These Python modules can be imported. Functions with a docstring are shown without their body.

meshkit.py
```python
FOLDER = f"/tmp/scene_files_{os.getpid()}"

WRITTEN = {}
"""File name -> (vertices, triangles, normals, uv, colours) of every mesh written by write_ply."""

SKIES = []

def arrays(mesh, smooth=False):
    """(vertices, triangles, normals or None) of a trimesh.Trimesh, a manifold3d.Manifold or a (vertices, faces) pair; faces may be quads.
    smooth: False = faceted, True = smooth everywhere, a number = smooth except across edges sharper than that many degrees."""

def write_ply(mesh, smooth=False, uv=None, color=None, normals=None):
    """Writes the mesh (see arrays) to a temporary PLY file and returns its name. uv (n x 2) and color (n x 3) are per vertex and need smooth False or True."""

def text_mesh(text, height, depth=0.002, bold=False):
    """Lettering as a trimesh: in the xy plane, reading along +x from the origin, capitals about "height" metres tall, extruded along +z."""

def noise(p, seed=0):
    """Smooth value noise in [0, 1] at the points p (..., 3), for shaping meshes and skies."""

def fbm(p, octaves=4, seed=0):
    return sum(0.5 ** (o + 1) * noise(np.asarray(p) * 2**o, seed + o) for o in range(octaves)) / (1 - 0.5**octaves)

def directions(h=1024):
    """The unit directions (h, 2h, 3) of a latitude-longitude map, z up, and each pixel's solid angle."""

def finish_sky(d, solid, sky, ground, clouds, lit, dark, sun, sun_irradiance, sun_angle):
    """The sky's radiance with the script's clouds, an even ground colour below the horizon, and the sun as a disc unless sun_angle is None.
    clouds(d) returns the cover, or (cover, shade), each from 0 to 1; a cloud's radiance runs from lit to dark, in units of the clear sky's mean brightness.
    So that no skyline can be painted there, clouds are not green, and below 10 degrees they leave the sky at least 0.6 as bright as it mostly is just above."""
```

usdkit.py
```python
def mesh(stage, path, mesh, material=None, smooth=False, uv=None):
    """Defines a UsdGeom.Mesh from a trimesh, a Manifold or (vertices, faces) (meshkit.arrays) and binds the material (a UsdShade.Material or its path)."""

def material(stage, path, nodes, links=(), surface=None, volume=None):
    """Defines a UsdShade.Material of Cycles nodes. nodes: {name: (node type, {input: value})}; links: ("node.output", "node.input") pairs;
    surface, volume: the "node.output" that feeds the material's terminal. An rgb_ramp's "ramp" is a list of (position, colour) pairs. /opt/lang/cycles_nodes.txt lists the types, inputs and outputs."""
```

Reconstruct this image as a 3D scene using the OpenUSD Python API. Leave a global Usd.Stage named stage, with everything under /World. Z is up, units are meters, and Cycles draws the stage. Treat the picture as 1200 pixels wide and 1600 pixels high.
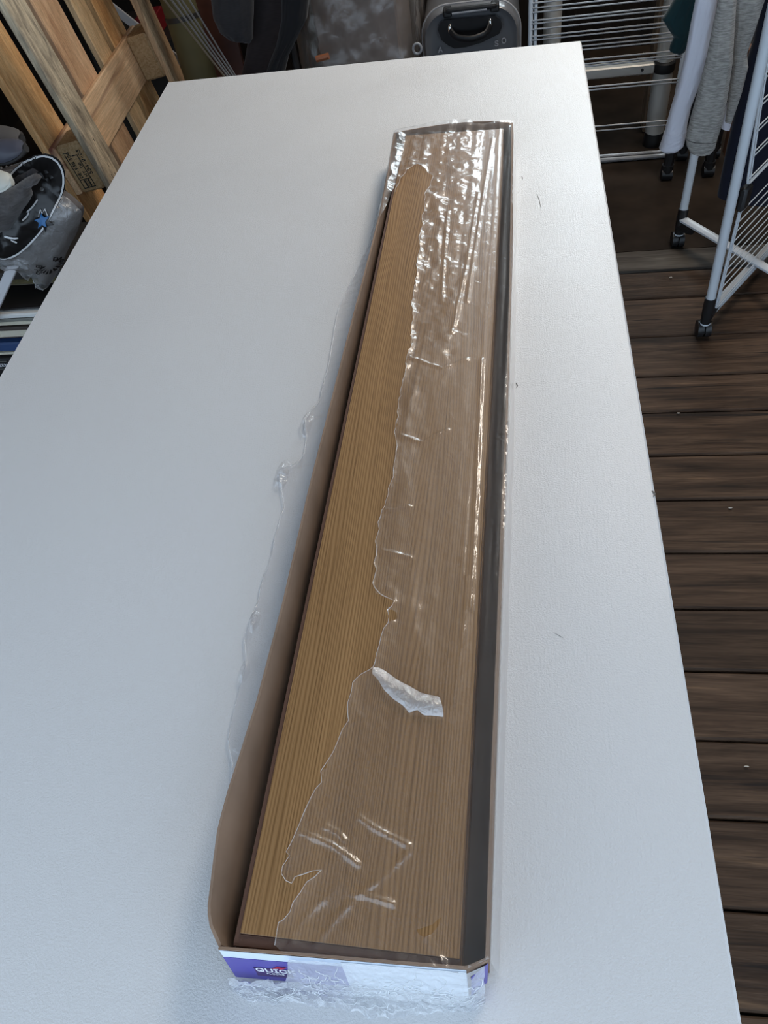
import math, numpy as np, trimesh, usdkit, meshkit
from scipy.spatial import Delaunay
from shapely.geometry import Polygon, Point, LineString
from shapely import contains_xy
from pxr import Usd, UsdGeom, UsdLux, UsdShade, Gf, Sdf

stage = Usd.Stage.CreateInMemory()
UsdGeom.SetStageUpAxis(stage, 'Z'); UsdGeom.SetStageMetersPerUnit(stage, 1.0)
UsdGeom.Xform.Define(stage, '/World'); UsdGeom.Scope.Define(stage, '/World/Looks')
rng = np.random.default_rng(7)
MAT = usdkit.material
L = '/World/Looks/'

# ------------------------------------------------------------------ camera
CAM = np.array([0.0, 0.0, 1.52]); TABLE = 0.75; FPX = 1202.0
RC = np.array([[0.98806794, -0.00911236, -0.15374883],        # rows: world x, y, z in camera axes (right, down, forward)
               [0.08722782, -0.78961643, 0.60736908],
               [-0.12693717, -0.61353309, -0.77939983]])
cam = UsdGeom.Camera.Define(stage, '/World/camera')
r_, u_, b_ = RC[:, 0], -RC[:, 1], -RC[:, 2]
cam.AddTransformOp().Set(Gf.Matrix4d(*r_, 0, *u_, 0, *b_, 0, *CAM, 1))
cam.CreateHorizontalApertureAttr(36.0); cam.CreateVerticalApertureAttr(48.0)
cam.CreateFocalLengthAttr(36.0 * FPX / 1200.0)
cam.CreateClippingRangeAttr(Gf.Vec2f(0.02, 200.0))
cam.CreateExposureAttr(EXPOSURE := 0.76)

# ------------------------------------------------------------------ daylight: an overcast-blue sky outside the open front
dome = UsdLux.DomeLight.Define(stage, '/World/sky')
dome.CreateIntensityAttr(0.325); dome.CreateColorAttr(Gf.Vec3f(0.66, 0.83, 1.03))
# light from an unseen rear window, placed for the glare on the tabletop
unseen_win = UsdLux.RectLight.Define(stage, '/World/window_daylight')
unseen_win.AddTranslateOp().Set(Gf.Vec3d(0.62, 3.84, 1.97)); unseen_win.AddRotateXYZOp().Set(Gf.Vec3f(-90, 0, 0))
unseen_win.CreateWidthAttr(1.3); unseen_win.CreateHeightAttr(0.85); unseen_win.CreateIntensityAttr(9.0); unseen_win.CreateColorAttr(Gf.Vec3f(.84, .93, 1.0))
# light from an unseen roof window, placed to light table and pallet from the right
sky2 = UsdLux.RectLight.Define(stage, '/World/roof_window_daylight')
sky2.AddTranslateOp().Set(Gf.Vec3d(.85, 2.45, 2.66))
sky2.CreateWidthAttr(.8); sky2.CreateHeightAttr(1.3); sky2.CreateIntensityAttr(10.8); sky2.CreateColorAttr(Gf.Vec3f(1.0, .83, .69))


def ray(px, py):
    return RC @ np.array([px - 600.0, py - 800.0, FPX])


def at(px, py, z):
    d = ray(px, py); return CAM + d * ((z - CAM[2]) / d[2])


def aty(px, py, y):
    d = ray(px, py); return CAM + d * (y / d[1])


# ------------------------------------------------------------------ scene helpers
used = set()


def free(parent, name):
    p, k = f'{parent}/{name}', 0
    while p in used:
        k += 1; p = f'{parent}/{name}_{k:03d}'
    used.add(p); return p


class Thing:
    def __init__(s, name, label, cat, loc=(0, 0, 0), rotz=0.0, group=None, kind=None):
        s.path, s.loc, s.rotz = free('/World', name), np.array(loc, float), rotz
        s.x = UsdGeom.Xform.Define(stage, s.path)
        s.x.AddTranslateOp().Set(Gf.Vec3d(*map(float, s.loc)))
        if rotz: s.x.AddRotateZOp().Set(math.degrees(rotz))
        custom(s.x.GetPrim(), label, cat, group, kind)

    def local(s, v):
        v = np.asarray(v, float) - s.loc
        c, q = math.cos(-s.rotz), math.sin(-s.rotz)
        return np.stack([v[..., 0] * c - v[..., 1] * q, v[..., 0] * q + v[..., 1] * c, v[..., 2]], -1)

    def part(s, name, mesh, mat, parent=None, local=False, smooth=35, label=None, kind=None):
        p = free(parent or s.path, name)
        m = mesh if isinstance(mesh, trimesh.Trimesh) else tm(*mesh)
        if not local:
            m = trimesh.Trimesh(s.local(m.vertices), m.faces, process=False)
        prim = usdkit.mesh(stage, p, m, mat, smooth=smooth).GetPrim()
        if label: prim.SetCustomDataByKey('label', label)
        if kind: prim.SetCustomDataByKey('kind', kind)
        return p


def custom(prim, label=None, cat=None, group=None, kind=None):
    for k, v in dict(label=label, category=cat, group=group, kind=kind).items():
        if v: prim.SetCustomDataByKey(k, v)


def solo(name, mesh, mat, label, cat, group=None, smooth=35):
    m = mesh if isinstance(mesh, trimesh.Trimesh) else tm(*mesh)
    c = np.array([*m.vertices.mean(0)[:2], m.vertices[:, 2].min()])
    p = free('/World', name)
    g = usdkit.mesh(stage, p, trimesh.Trimesh(m.vertices - c, m.faces, process=False), mat, smooth=smooth)
    g.AddTranslateOp().Set(Gf.Vec3d(*map(float, c)))
    custom(g.GetPrim(), label, cat, group)
    return p


# ------------------------------------------------------------------ mesh helpers
def tm(v, f):
    f = np.asarray(f, int)
    if f.shape[1] == 4: f = np.vstack([f[:, [0, 1, 2]], f[:, [0, 2, 3]]])
    return trimesh.Trimesh(np.asarray(v, float), f, process=False)


def join(*ms):
    return trimesh.util.concatenate([m for m in ms])


def hull(p):
    return trimesh.convex.convex_hull(np.asarray(p, float))


def bev(x0, x1, y0, y1, z0, z1, b=0.002):
    b = min(b, (x1 - x0) * .45, (y1 - y0) * .45, (z1 - z0) * .45)
    lo, hi, P = (x0, y0, z0), (x1, y1, z1), []
    for k in range(8):
        c = [hi[i] if k >> i & 1 else lo[i] for i in range(3)]
        for a in range(3):
            P.append([c[i] if i == a else c[i] + (-b if k >> i & 1 else b) for i in range(3)])
    return hull(P)


def obox(o, X, Y, Z, a, b=0.002):
    """chamfered box in the frame o + X*x + Y*y + Z*z, a = (x0,x1,y0,y1,z0,z1)"""
    m = bev(*a, b)
    m.vertices = np.asarray(o) + m.vertices @ np.array([X, Y, Z])
    m.fix_normals(); return m


def unit(v):
    v = np.asarray(v, float); return v / (np.linalg.norm(v) + 1e-12)


def tube(pts, r, n=10, cap=True, flat=1.0, up=None):
    p = np.asarray(pts, float); r = np.broadcast_to(np.asarray(r, float), (len(p),))
    t = np.gradient(p, axis=0); t = t / np.linalg.norm(t, axis=1, keepdims=True)
    a = np.array(up, float) if up is not None else (np.array([0, 0, 1.]) if abs(t[0][2]) < .9 else np.array([1., 0, 0]))
    rings = []
    for k in range(len(p)):
        a = unit(a - t[k] * (a @ t[k])); b = np.cross(t[k], a)
        w = np.arange(n) * 2 * np.pi / n
        rings.append(p[k] + r[k] * (np.cos(w)[:, None] * a + flat * np.sin(w)[:, None] * b))
    return loft(rings, cap)


def loft(rings, cap=True):
    R = np.asarray(rings, float); k, n, _ = R.shape
    i, j = np.meshgrid(np.arange(k - 1), np.arange(n), indexing='ij')
    q = np.stack([i * n + j, i * n + (j + 1) % n, (i + 1) * n + (j + 1) % n, (i + 1) * n + j], -1).reshape(-1, 4)
    v = R.reshape(-1, 3); f = np.vstack([q[:, [0, 1, 2]], q[:, [0, 2, 3]]])
    if cap:
        v = np.vstack([v, R[0].mean(0), R[-1].mean(0)]); c0, c1 = len(v) - 2, len(v) - 1
        j = np.arange(n); o = (k - 1) * n
        f = np.vstack([f, np.stack([np.full(n, c0), (j + 1) % n, j], -1), np.stack([np.full(n, c1), o + j, o + (j + 1) % n], -1)])
    m = trimesh.Trimesh(v, f, process=False); m.fix_normals(); return m


def arc_path(pts, r=0.02, n=5):
    """polyline with its inner corners rounded"""
    pts = [np.asarray(p, float) for p in pts]; out = [pts[0]]
    for k in range(1, len(pts) - 1):
        a, b, c = pts[k - 1], pts[k], pts[k + 1]
        d1, d2 = unit(a - b), unit(c - b); rr = min(r, np.linalg.norm(a - b) * .45, np.linalg.norm(c - b) * .45)
        for s in np.linspace(0, 1, n):
            out.append((1 - s) ** 2 * (b + d1 * rr) + 2 * s * (1 - s) * b + s * s * (b + d2 * rr))
    return np.array(out + [pts[-1]])


def grid_mesh(G):
    G = np.asarray(G, float); a, b, _ = G.shape
    i, j = np.meshgrid(np.arange(a - 1), np.arange(b - 1), indexing='ij')
    q = np.stack([i * b + j, (i + 1) * b + j, (i + 1) * b + j + 1, i * b + j + 1], -1).reshape(-1, 4)
    return tm(G.reshape(-1, 3), q)


def solid_sheet(G, th):
    """a grid surface given a thickness"""
    G = np.asarray(G, float)
    du, dv = np.gradient(G, axis=0), np.gradient(G, axis=1)
    n = np.cross(du, dv); n /= np.linalg.norm(n, axis=2, keepdims=True) + 1e-12
    a, b, _ = G.shape
    A, B = G + n * th / 2, G - n * th / 2
    fa = grid_mesh(A).faces; fb = grid_mesh(B).faces[:, ::-1] + a * b
    edge = [(0, j) for j in range(b)] + [(i, b - 1) for i in range(1, a)] + [(a - 1, j) for j in range(b - 2, -1, -1)] + [(i, 0) for i in range(a - 2, 0, -1)]
    e = np.array([i * b + j for i, j in edge]); e2 = np.roll(e, -1)
    fe = np.vstack([np.stack([e, e + a * b, e2], -1), np.stack([e2, e + a * b, e2 + a * b], -1)])
    m = trimesh.Trimesh(np.vstack([A.reshape(-1, 3), B.reshape(-1, 3)]), np.vstack([fa, fb, fe]), process=False)
    m.fix_normals(); return m


def fill(poly, step):
    """points and triangles filling a polygon (N x 2)"""
    P = Polygon(poly).buffer(0)
    if P.geom_type != 'Polygon': P = max(P.geoms, key=lambda g: g.area)
    ring = np.array([P.exterior.interpolate(s).coords[0] for s in np.arange(0, P.exterior.length, step)])
    for h in P.interiors:
        ring = np.vstack([ring, [h.interpolate(s).coords[0] for s in np.arange(0, h.length, step)]])
    x0, y0, x1, y1 = P.bounds
    X, Y = np.meshgrid(np.arange(x0, x1, step), np.arange(y0, y1, step * .87)); X[1::2] += step / 2
    g = np.stack([X.ravel(), Y.ravel()], -1); I = P.buffer(-step * .45)
    pts = np.vstack([ring, g[contains_xy(I, g[:, 0], g[:, 1])]])
    T = Delaunay(pts).simplices; c = pts[T].mean(1)
    T = T[contains_xy(P.buffer(step * .05), c[:, 0], c[:, 1])]
    a, b, d = pts[T[:, 0]], pts[T[:, 1]], pts[T[:, 2]]
    s = (b[:, 0] - a[:, 0]) * (d[:, 1] - a[:, 1]) - (b[:, 1] - a[:, 1]) * (d[:, 0] - a[:, 0])
    T[s < 0] = T[s < 0][:, ::-1]
    return pts, T


def lathe(prof, n=24):
    prof = np.asarray(prof, float); w = np.arange(n) * 2 * np.pi / n
    return loft([np.stack([r * np.cos(w), r * np.sin(w), np.full(n, z)], -1) for r, z in prof])


def frame_to(m, o, X, Y, Z):
    m = m.copy(); m.vertices = np.asarray(o) + m.vertices @ np.array([X, Y, Z]); m.fix_normals(); return m


def nz(p, sc, seed=0, oc=4):
    return meshkit.fbm(np.asarray(p, float) * np.asarray(sc, float) + 37.3, oc, seed) * 2 - 1


def ridge(p, sc, seed=0):
    q = np.asarray(p, float) * np.asarray(sc, float) + 11.7
    return sum(.5 ** o * (1 - np.abs(2 * meshkit.noise(q * 2 ** o, seed + o) - 1)) for o in range(3)) / 1.75


# ------------------------------------------------------------------ materials
def plain(name, col, rough=.5, metal=0, bump=0, bscale=200, spec=.5, coat=0, vary=0.0, sheen=0, bdist=.001):
    N = {'p': ('principled_bsdf', dict(base_color=col, roughness=rough, metallic=metal, specular_ior_level=spec, coat_weight=coat, sheen_weight=sheen)),
         't': ('texture_coordinate', {})}
    K = []
    if bump:
        N['n'] = ('noise_texture', dict(scale=bscale, detail=4)); N['b'] = ('bump', dict(strength=bump, distance=bdist))
        K += [('t.object', 'n.vector'), ('n.fac', 'b.height'), ('b.normal', 'p.normal')]
    if vary:
        N['n2'] = ('noise_texture', dict(scale=bscale * .08, detail=5))
        lo, hi = [c * (1 - vary) for c in col], [min(1, c * (1 + vary)) for c in col]
        N['r'] = ('rgb_ramp', dict(ramp=[(.3, lo), (.7, hi)]))
        K += [('t.object', 'n2.vector'), ('n2.fac', 'r.fac'), ('r.color', 'p.base_color')]
    return MAT(stage, L + name, N, K, surface='p.BSDF')


def wood(name, ramp, axis=0, stretch=12., scale=30., rough=.6, bump=.3, knots=None, spec=.3, fibre=None, rand=.25, stain=None, coat=0):
    """grain running along the object axis; ramp = [(pos, colour)]"""
    sc = [scale] * 3; sc[axis] = scale / stretch
    sf = [scale * 6] * 3; sf[axis] = scale * 6 / (stretch * 2.5)
    N = {'t': ('texture_coordinate', {}), 'o': ('object_info', {}),
         'of': ('vector_math', dict(math_type='scale', vector1=(13.1, 7.7, 3.3))),
         'ad': ('vector_math', dict(math_type='add')),
         'm': ('mapping', dict(scale=sc)), 'mf': ('mapping', dict(scale=sf)),
         'n': ('noise_texture', dict(scale=1.0, detail=6, roughness=.6, distortion=.6)),
         'f': ('noise_texture', dict(scale=1.0, detail=3, roughness=.7)),
         'r': ('rgb_ramp', dict(ramp=ramp)),
         'fr': ('rgb_ramp', dict(ramp=[(.3, (.62, .6, .58)), (.62, (1.1, 1.1, 1.1))])),
         'x': ('mix', dict(mix_type='multiply', fac=.75 if fibre is None else fibre)),
         'h': ('hsv', dict(saturation=1.0)), 'hv': ('map_range', dict(from_min=0, from_max=1, to_min=1 - rand, to_max=1 + rand)),
         'ah': ('math', dict(math_type='add')),
         'b': ('bump', dict(strength=bump, distance=.0015)),
         'p': ('principled_bsdf', dict(roughness=rough, specular_ior_level=spec, coat_weight=coat, coat_roughness=.25))}
    K = [('o.random', 'of.scale'), ('t.object', 'ad.vector1'), ('of.vector', 'ad.vector2'), ('ad.vector', 'm.vector'), ('ad.vector', 'mf.vector'),
         ('m.vector', 'n.vector'), ('mf.vector', 'f.vector'), ('n.fac', 'r.fac'), ('f.fac', 'fr.fac'), ('r.color', 'x.color1'), ('fr.color', 'x.color2'),
         ('o.random', 'hv.value'), ('hv.result', 'h.value'), ('x.color', 'h.color'),
         ('n.fac', 'ah.value1'), ('f.fac', 'ah.value2'), ('ah.value', 'b.height'), ('b.normal', 'p.normal')]
    last = 'h.color'
    if stain:                                                     # (colour, scale, threshold): worn patches and knots
        N['sm'] = ('mapping', dict(scale=[c * stain[1] / scale for c in sc] if len(stain) < 4 else stain[3]))
        N['sn'] = ('noise_texture', dict(scale=1.0, detail=3, distortion=1.2))
        N['sr'] = ('rgb_ramp', dict(ramp=[(stain[2], (0, 0, 0)), (stain[2] + .1, (1, 1, 1))]))
        N['sx'] = ('mix', dict(mix_type='mix', color2=stain[0]))
        K += [('ad.vector', 'sm.vector'), ('sm.vector', 'sn.vector'), ('sn.fac', 'sr.fac'), ('sr.color', 'sx.fac'), (last, 'sx.color1')]
        last = 'sx.color'
    K.append((last, 'p.base_color'))
    return MAT(stage, L + name, N, K, surface='p.BSDF')


def clear(name, milk=.1, rough=.06, tint=(.99, .99, .995), milkcol=(.8, .8, .82), bump=.4, bscale=(60, 60, 60), bdist=.002, f0=.07, wide=.3, wrough=.38):
    """thin transparent film: light passes, schlick gloss with a sharp and a wide lobe, a little milky scatter"""
    N = {'t': ('texture_coordinate', {}), 'm': ('mapping', dict(scale=bscale)),
         'n': ('noise_texture', dict(scale=1.0, detail=4, roughness=.6, distortion=.8)), 'b': ('bump', dict(strength=bump, distance=bdist)),
         'tr': ('transparent_bsdf', dict(color=tint)), 'gl': ('glossy_bsdf', dict(color=(1, 1, 1), roughness=rough)), 'gw': ('glossy_bsdf', dict(color=(1, 1, 1), roughness=wrough)),
         'gm': ('mix_closure', dict(fac=wide)),
         'lw': ('layer_weight', dict(blend=.5)), 'pw': ('math', dict(math_type='power', value2=5.0)), 'fm': ('math', dict(math_type='multiply_add', value2=1 - f0, value3=f0, use_clamp=True)),
         'df': ('diffuse_bsdf', dict(color=milkcol)), 'tl': ('translucent_bsdf', dict(color=milkcol)),
         'dm': ('mix_closure', dict(fac=.15)), 'm1': ('mix_closure', dict(fac=milk)), 'm2': ('mix_closure', {})}
    K = [('t.object', 'm.vector'), ('m.vector', 'n.vector'), ('lw.facing', 'pw.value1'), ('pw.value', 'fm.value1'),
         ('df.BSDF', 'dm.closure1'), ('tl.BSDF', 'dm.closure2'), ('tr.BSDF', 'm1.closure1'), ('dm.closure', 'm1.closure2'),
         ('gl.BSDF', 'gm.closure1'), ('gw.BSDF', 'gm.closure2'), ('fm.value', 'm2.fac'), ('m1.closure', 'm2.closure1'), ('gm.closure', 'm2.closure2')]
    if bump: K += [('n.fac', 'b.height'), ('b.normal', 'gl.normal'), ('b.normal', 'gw.normal'), ('b.normal', 'df.normal')]
    return MAT(stage, L + name, N, K, surface='m2.closure')


# white roller-painted panel: orange-peel and brush relief, semi-gloss
M_paint = MAT(stage, L + 'white_paint', {
    't': ('texture_coordinate', {}), 'm': ('mapping', dict(scale=(1.0, .12, 1))),
    'n1': ('noise_texture', dict(scale=420, detail=3, roughness=.6)), 'n2': ('noise_texture', dict(scale=300, detail=4)),
    'n3': ('noise_texture', dict(scale=3.0, detail=3)), 'rr': ('map_range', dict(from_min=.35, from_max=.65, to_min=.29, to_max=.44)),
    'a': ('math', dict(math_type='multiply_add', value2=.45)),
    'b': ('bump', dict(strength=.65, distance=.001)),
    'p': ('principled_bsdf', dict(base_color=(.715, .715, .72), specular_ior_level=.5))},
    [('t.object', 'n1.vector'), ('t.object', 'm.vector'), ('m.vector', 'n2.vector'), ('t.object', 'n3.vector'), ('n3.fac', 'rr.value'), ('rr.result', 'p.roughness'),
     ('n2.fac', 'a.value1'), ('n1.fac', 'a.value3'), ('a.value', 'b.height'), ('b.normal', 'p.normal')], surface='p.BSDF')
M_card = plain('brown_cardboard', (.30, .205, .145), .85, bump=.25, bscale=240, vary=.12, spec=.2)
M_card_print = plain('coated_white_card', (.72, .80, .90), .4)
M_purple = plain('purple_print', (.085, .065, .36), .35)
M_plum = plain('plum_print', (.055, .02, .13), .35)
M_label = plain('white_paper_label', (.82, .86, .90), .5)
M_whiteink = plain('white_ink', (.85, .87, .9), .4)
M_redink = plain('red_ink', (.6, .02, .06), .4)
M_black_ink = plain('black_ink', (.012, .011, .01), .7)
M_oak = MAT(stage, L + 'oak_decor', {
    't': ('texture_coordinate', {}), 'mw': ('mapping', dict(scale=(1, .07, 1))),
    'wn': ('noise_texture', dict(scale=15, detail=2, distortion=.4)),
    'ws': ('math', dict(math_type='multiply_add', value2=85.0)), 'sx': ('separate_xyz', {}), 'xs': ('math', dict(math_type='multiply', value2=1900.0)),
    'sn': ('math', dict(math_type='sine')), 'sr': ('map_range', dict(from_min=-1, from_max=1, to_min=0, to_max=1)),
    'mf': ('mapping', dict(scale=(620, 7, 1))), 'f': ('noise_texture', dict(scale=1, detail=4, roughness=.7)),
    'ml': ('mapping', dict(scale=(28, 1.1, 1))), 'l': ('noise_texture', dict(scale=1, detail=3)),
    'r': ('rgb_ramp', dict(ramp=[(.0, (.262, .142, .055)), (.35, (.34, .188, .076)), (1.0, (.39, .226, .098))])),
    'fr': ('rgb_ramp', dict(ramp=[(.32, (.55, .5, .45)), (.5, (1, 1, 1))])), 'x': ('mix', dict(mix_type='multiply', fac=.8)),
    'lr': ('rgb_ramp', dict(ramp=[(.3, (.82, .80, .78)), (.7, (1.08, 1.08, 1.1))])), 'y': ('mix', dict(mix_type='multiply', fac=1)),
    'b': ('bump', dict(strength=.25, distance=.0006)),
    'p': ('principled_bsdf', dict(roughness=.38, specular_ior_level=.6))},
    [('t.object', 'mw.vector'), ('mw.vector', 'wn.vector'), ('t.object', 'sx.vector'), ('sx.x', 'xs.value1'), ('wn.fac', 'ws.value1'), ('xs.value', 'ws.value3'), ('ws.value', 'sn.value1'),
     ('sn.value', 'sr.value'), ('sr.result', 'r.fac'), ('t.object', 'mf.vector'), ('mf.vector', 'f.vector'), ('f.fac', 'fr.fac'), ('r.color', 'x.color1'), ('fr.color', 'x.color2'),
     ('t.object', 'ml.vector'), ('ml.vector', 'l.vector'), ('l.fac', 'lr.fac'), ('x.color', 'y.color1'), ('lr.color', 'y.color2'), ('y.color', 'p.base_color'),
     ('f.fac', 'b.height'), ('b.normal', 'p.normal')], surface='p.BSDF')
M_hdf = plain('brown_fibreboard', (.115, .055, .035), .6, bump=.2, bscale=500)
M_film = clear('shrink_film', milk=.05, rough=.06, bump=.35, bscale=(240, 14, 60), bdist=.0012)
M_film2 = clear('crumpled_film', milk=.036, rough=.09, bump=.3, bscale=(45, 45, 45), bdist=.003, f0=.115, wide=.55, wrough=.45)
M_film_skirt = clear('skirt_film', milk=.04, rough=.06, bump=.3, bscale=(60, 60, 60), bdist=.003, f0=.06)
M_film3 = clear('bunched_film', milk=.36, rough=.08, bump=.9, bscale=(120, 120, 120), bdist=.003, milkcol=(.9, .92, .95), f0=.16)
M_crease_glint = clear('film_crease', milk=.75, rough=.15, bump=0, milkcol=(.93, .95, .97), f0=.2)  # milky white for glints painted along film and bag creases
M_bag = clear('clear_bag_plastic', milk=.22, rough=.1, bump=.8, bscale=(55, 55, 55), bdist=.006, milkcol=(.55, .58, .6), f0=.12)
M_pane = clear('window_glass', milk=0.0, rough=.0, bump=0.0, tint=(.95, .97, .97), f0=.06, wide=0)
M_pine = [wood('pine_' + n, r, axis=2, stretch=14, scale=42, rough=.55, bump=.25, rand=.12, stain=st) for n, r, st in (
    ('orange', [(.3, (.52, .25, .09)), (.55, (.74, .43, .19)), (.75, (.82, .53, .27))], ((.16, .055, .03), 9, .70)),
    ('rose', [(.3, (.55, .30, .16)), (.55, (.76, .47, .27)), (.75, (.82, .55, .34))], None),
    ('pale', [(.3, (.58, .36, .18)), (.55, (.78, .54, .30)), (.75, (.84, .62, .37))], None))]
M_pine_y = wood('pine_stringer', [(.3, (.60, .36, .19)), (.55, (.78, .52, .31)), (.75, (.84, .59, .37))], axis=1, stretch=10, scale=36, rough=.55, bump=.2, rand=.1,
                stain=((.20, .075, .055), 7, .56))
M_grey_pine = wood('weathered_pine', [(.3, (.16, .125, .09)), (.47, (.42, .34, .24)), (.62, (.64, .52, .36)), (.8, (.72, .56, .37))], axis=2, stretch=7, scale=45, rough=.75, bump=.5, rand=.05)
M_skid = wood('skid_pine', [(.3, (.26, .16, .09)), (.5, (.60, .40, .23)), (.75, (.72, .52, .32))], axis=2, stretch=9, scale=40, rough=.7, bump=.5, rand=.05, stain=((.1, .07, .05), 14, .66))
M_chip = MAT(stage, L + 'pressed_chip_block', {
    't': ('texture_coordinate', {}), 'v': ('voronoi_texture', dict(scale=190, randomness=1)), 'n': ('noise_texture', dict(scale=260, detail=3)),
    'r': ('rgb_ramp', dict(ramp=[(.25, (.34, .215, .105)), (.5, (.42, .28, .145)), (.8, (.48, .33, .18))])), 's': ('separate_color', {}),
    'a': ('mix_float', dict(fac=.5)), 'b': ('bump', dict(strength=.4, distance=.001)), 'p': ('principled_bsdf', dict(roughness=.8, specular_ior_level=.2))},
    [('t.object', 'v.vector'), ('t.object', 'n.vector'), ('v.color', 's.color'), ('s.r', 'a.a'), ('n.fac', 'a.b'), ('a.result', 'r.fac'), ('r.color', 'p.base_color'),
     ('n.fac', 'b.height'), ('b.normal', 'p.normal')], surface='p.BSDF')
M_floor = wood('weathered_floor_wood', [(.28, (.020, .012, .008)), (.48, (.064, .038, .024)), (.62, (.10, .062, .040)), (.8, (.19, .115, .065))], axis=0, stretch=11, scale=30,
               rough=.62, bump=.9, rand=.22, fibre=1.0, stain=((.016, .011, .009), 10, .61, (2.0, 48, 48)), spec=.2)
M_sill = wood('worn_sill_wood', [(.3, (.04, .03, .024)), (.55, (.10, .085, .07)), (.8, (.17, .15, .125))], axis=0, stretch=9, scale=24, rough=.8, bump=.6)
M_mat = plain('dark_brown_floor_mat', (.020, .014, .010), .9, bump=.5, bscale=90, vary=.4, spec=.15)
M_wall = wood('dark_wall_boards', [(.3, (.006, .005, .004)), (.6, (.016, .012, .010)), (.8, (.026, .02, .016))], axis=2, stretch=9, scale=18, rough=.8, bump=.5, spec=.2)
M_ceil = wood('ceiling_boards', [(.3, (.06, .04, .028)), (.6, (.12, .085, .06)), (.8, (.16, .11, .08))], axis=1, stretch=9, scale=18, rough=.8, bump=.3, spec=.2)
M_white_coat = plain('white_powder_coat', (.62, .66, .70), .35)
M_galv = plain('grey_wire', (.27, .275, .285), .38, metal=.5)
M_alu = plain('brushed_aluminium', (.56, .54, .50), .38, metal=.45, bump=.1, bscale=400)
M_black = plain('black_plastic', (.012, .012, .013), .42)
M_chrome = plain('chrome', (.8, .78, .74), .12, metal=1)
M_case = plain('grey_suitcase_shell', (.10, .10, .105), .30, bump=.15, bscale=300, coat=.4)
M_case2 = plain('light_grey_trim', (.26, .26, .27), .35)


def cloth(name, col, b=.6, sc=900, vary=.0, rough=.9):
    N = {'t': ('texture_coordinate', {}), 'n': ('noise_texture', dict(scale=sc, detail=2)), 'm': ('mapping', dict(scale=(60, 60, 340))), 'k': ('noise_texture', dict(scale=1, detail=3)),
         'r': ('rgb_ramp', dict(ramp=[(.35, [c * (1 - vary) for c in col]), (.65, [min(1, c * (1 + vary)) for c in col])])),
         'b': ('bump', dict(strength=b, distance=.0008)), 'p': ('principled_bsdf', dict(roughness=rough, sheen_weight=.15, specular_ior_level=.2))}
    return MAT(stage, L + name, N, [('t.object', 'n.vector'), ('t.object', 'm.vector'), ('m.vector', 'k.vector'), ('k.fac', 'r.fac'), ('r.color', 'p.base_color'), ('n.fac', 'b.height'), ('b.normal', 'p.normal')], surface='p.BSDF')


M_cl_white = cloth('white_cotton', (.68, .68, .75))
M_cl_grey = cloth('grey_melange_jersey', (.34, .325, .30), vary=.28)
M_cl_navy = cloth('navy_cloth', (.008, .010, .022))
M_cl_teal = cloth('dark_teal_cloth', (.008, .030, .034))
M_cl_black = cloth('black_cloth', (.012, .012, .014))
M_cl_char = cloth('charcoal_cloth', (.030, .028, .030), vary=.1)
M_cl_brown = cloth('brown_black_cloth', (.026, .020, .021), vary=.1)

# ------------------------------------------------------------------ the room: dark timber shed, open towards the photographer
def struct(name, mesh, mat, smooth=35):
    p = free('/World', name); g = usdkit.mesh(stage, p, mesh, mat, smooth=smooth).GetPrim(); custom(g, kind='structure'); return p


def struct_x(name, label=None):
    p = free('/World', name); g = UsdGeom.Xform.Define(stage, p).GetPrim(); custom(g, label=label, kind='structure'); return p


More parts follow.
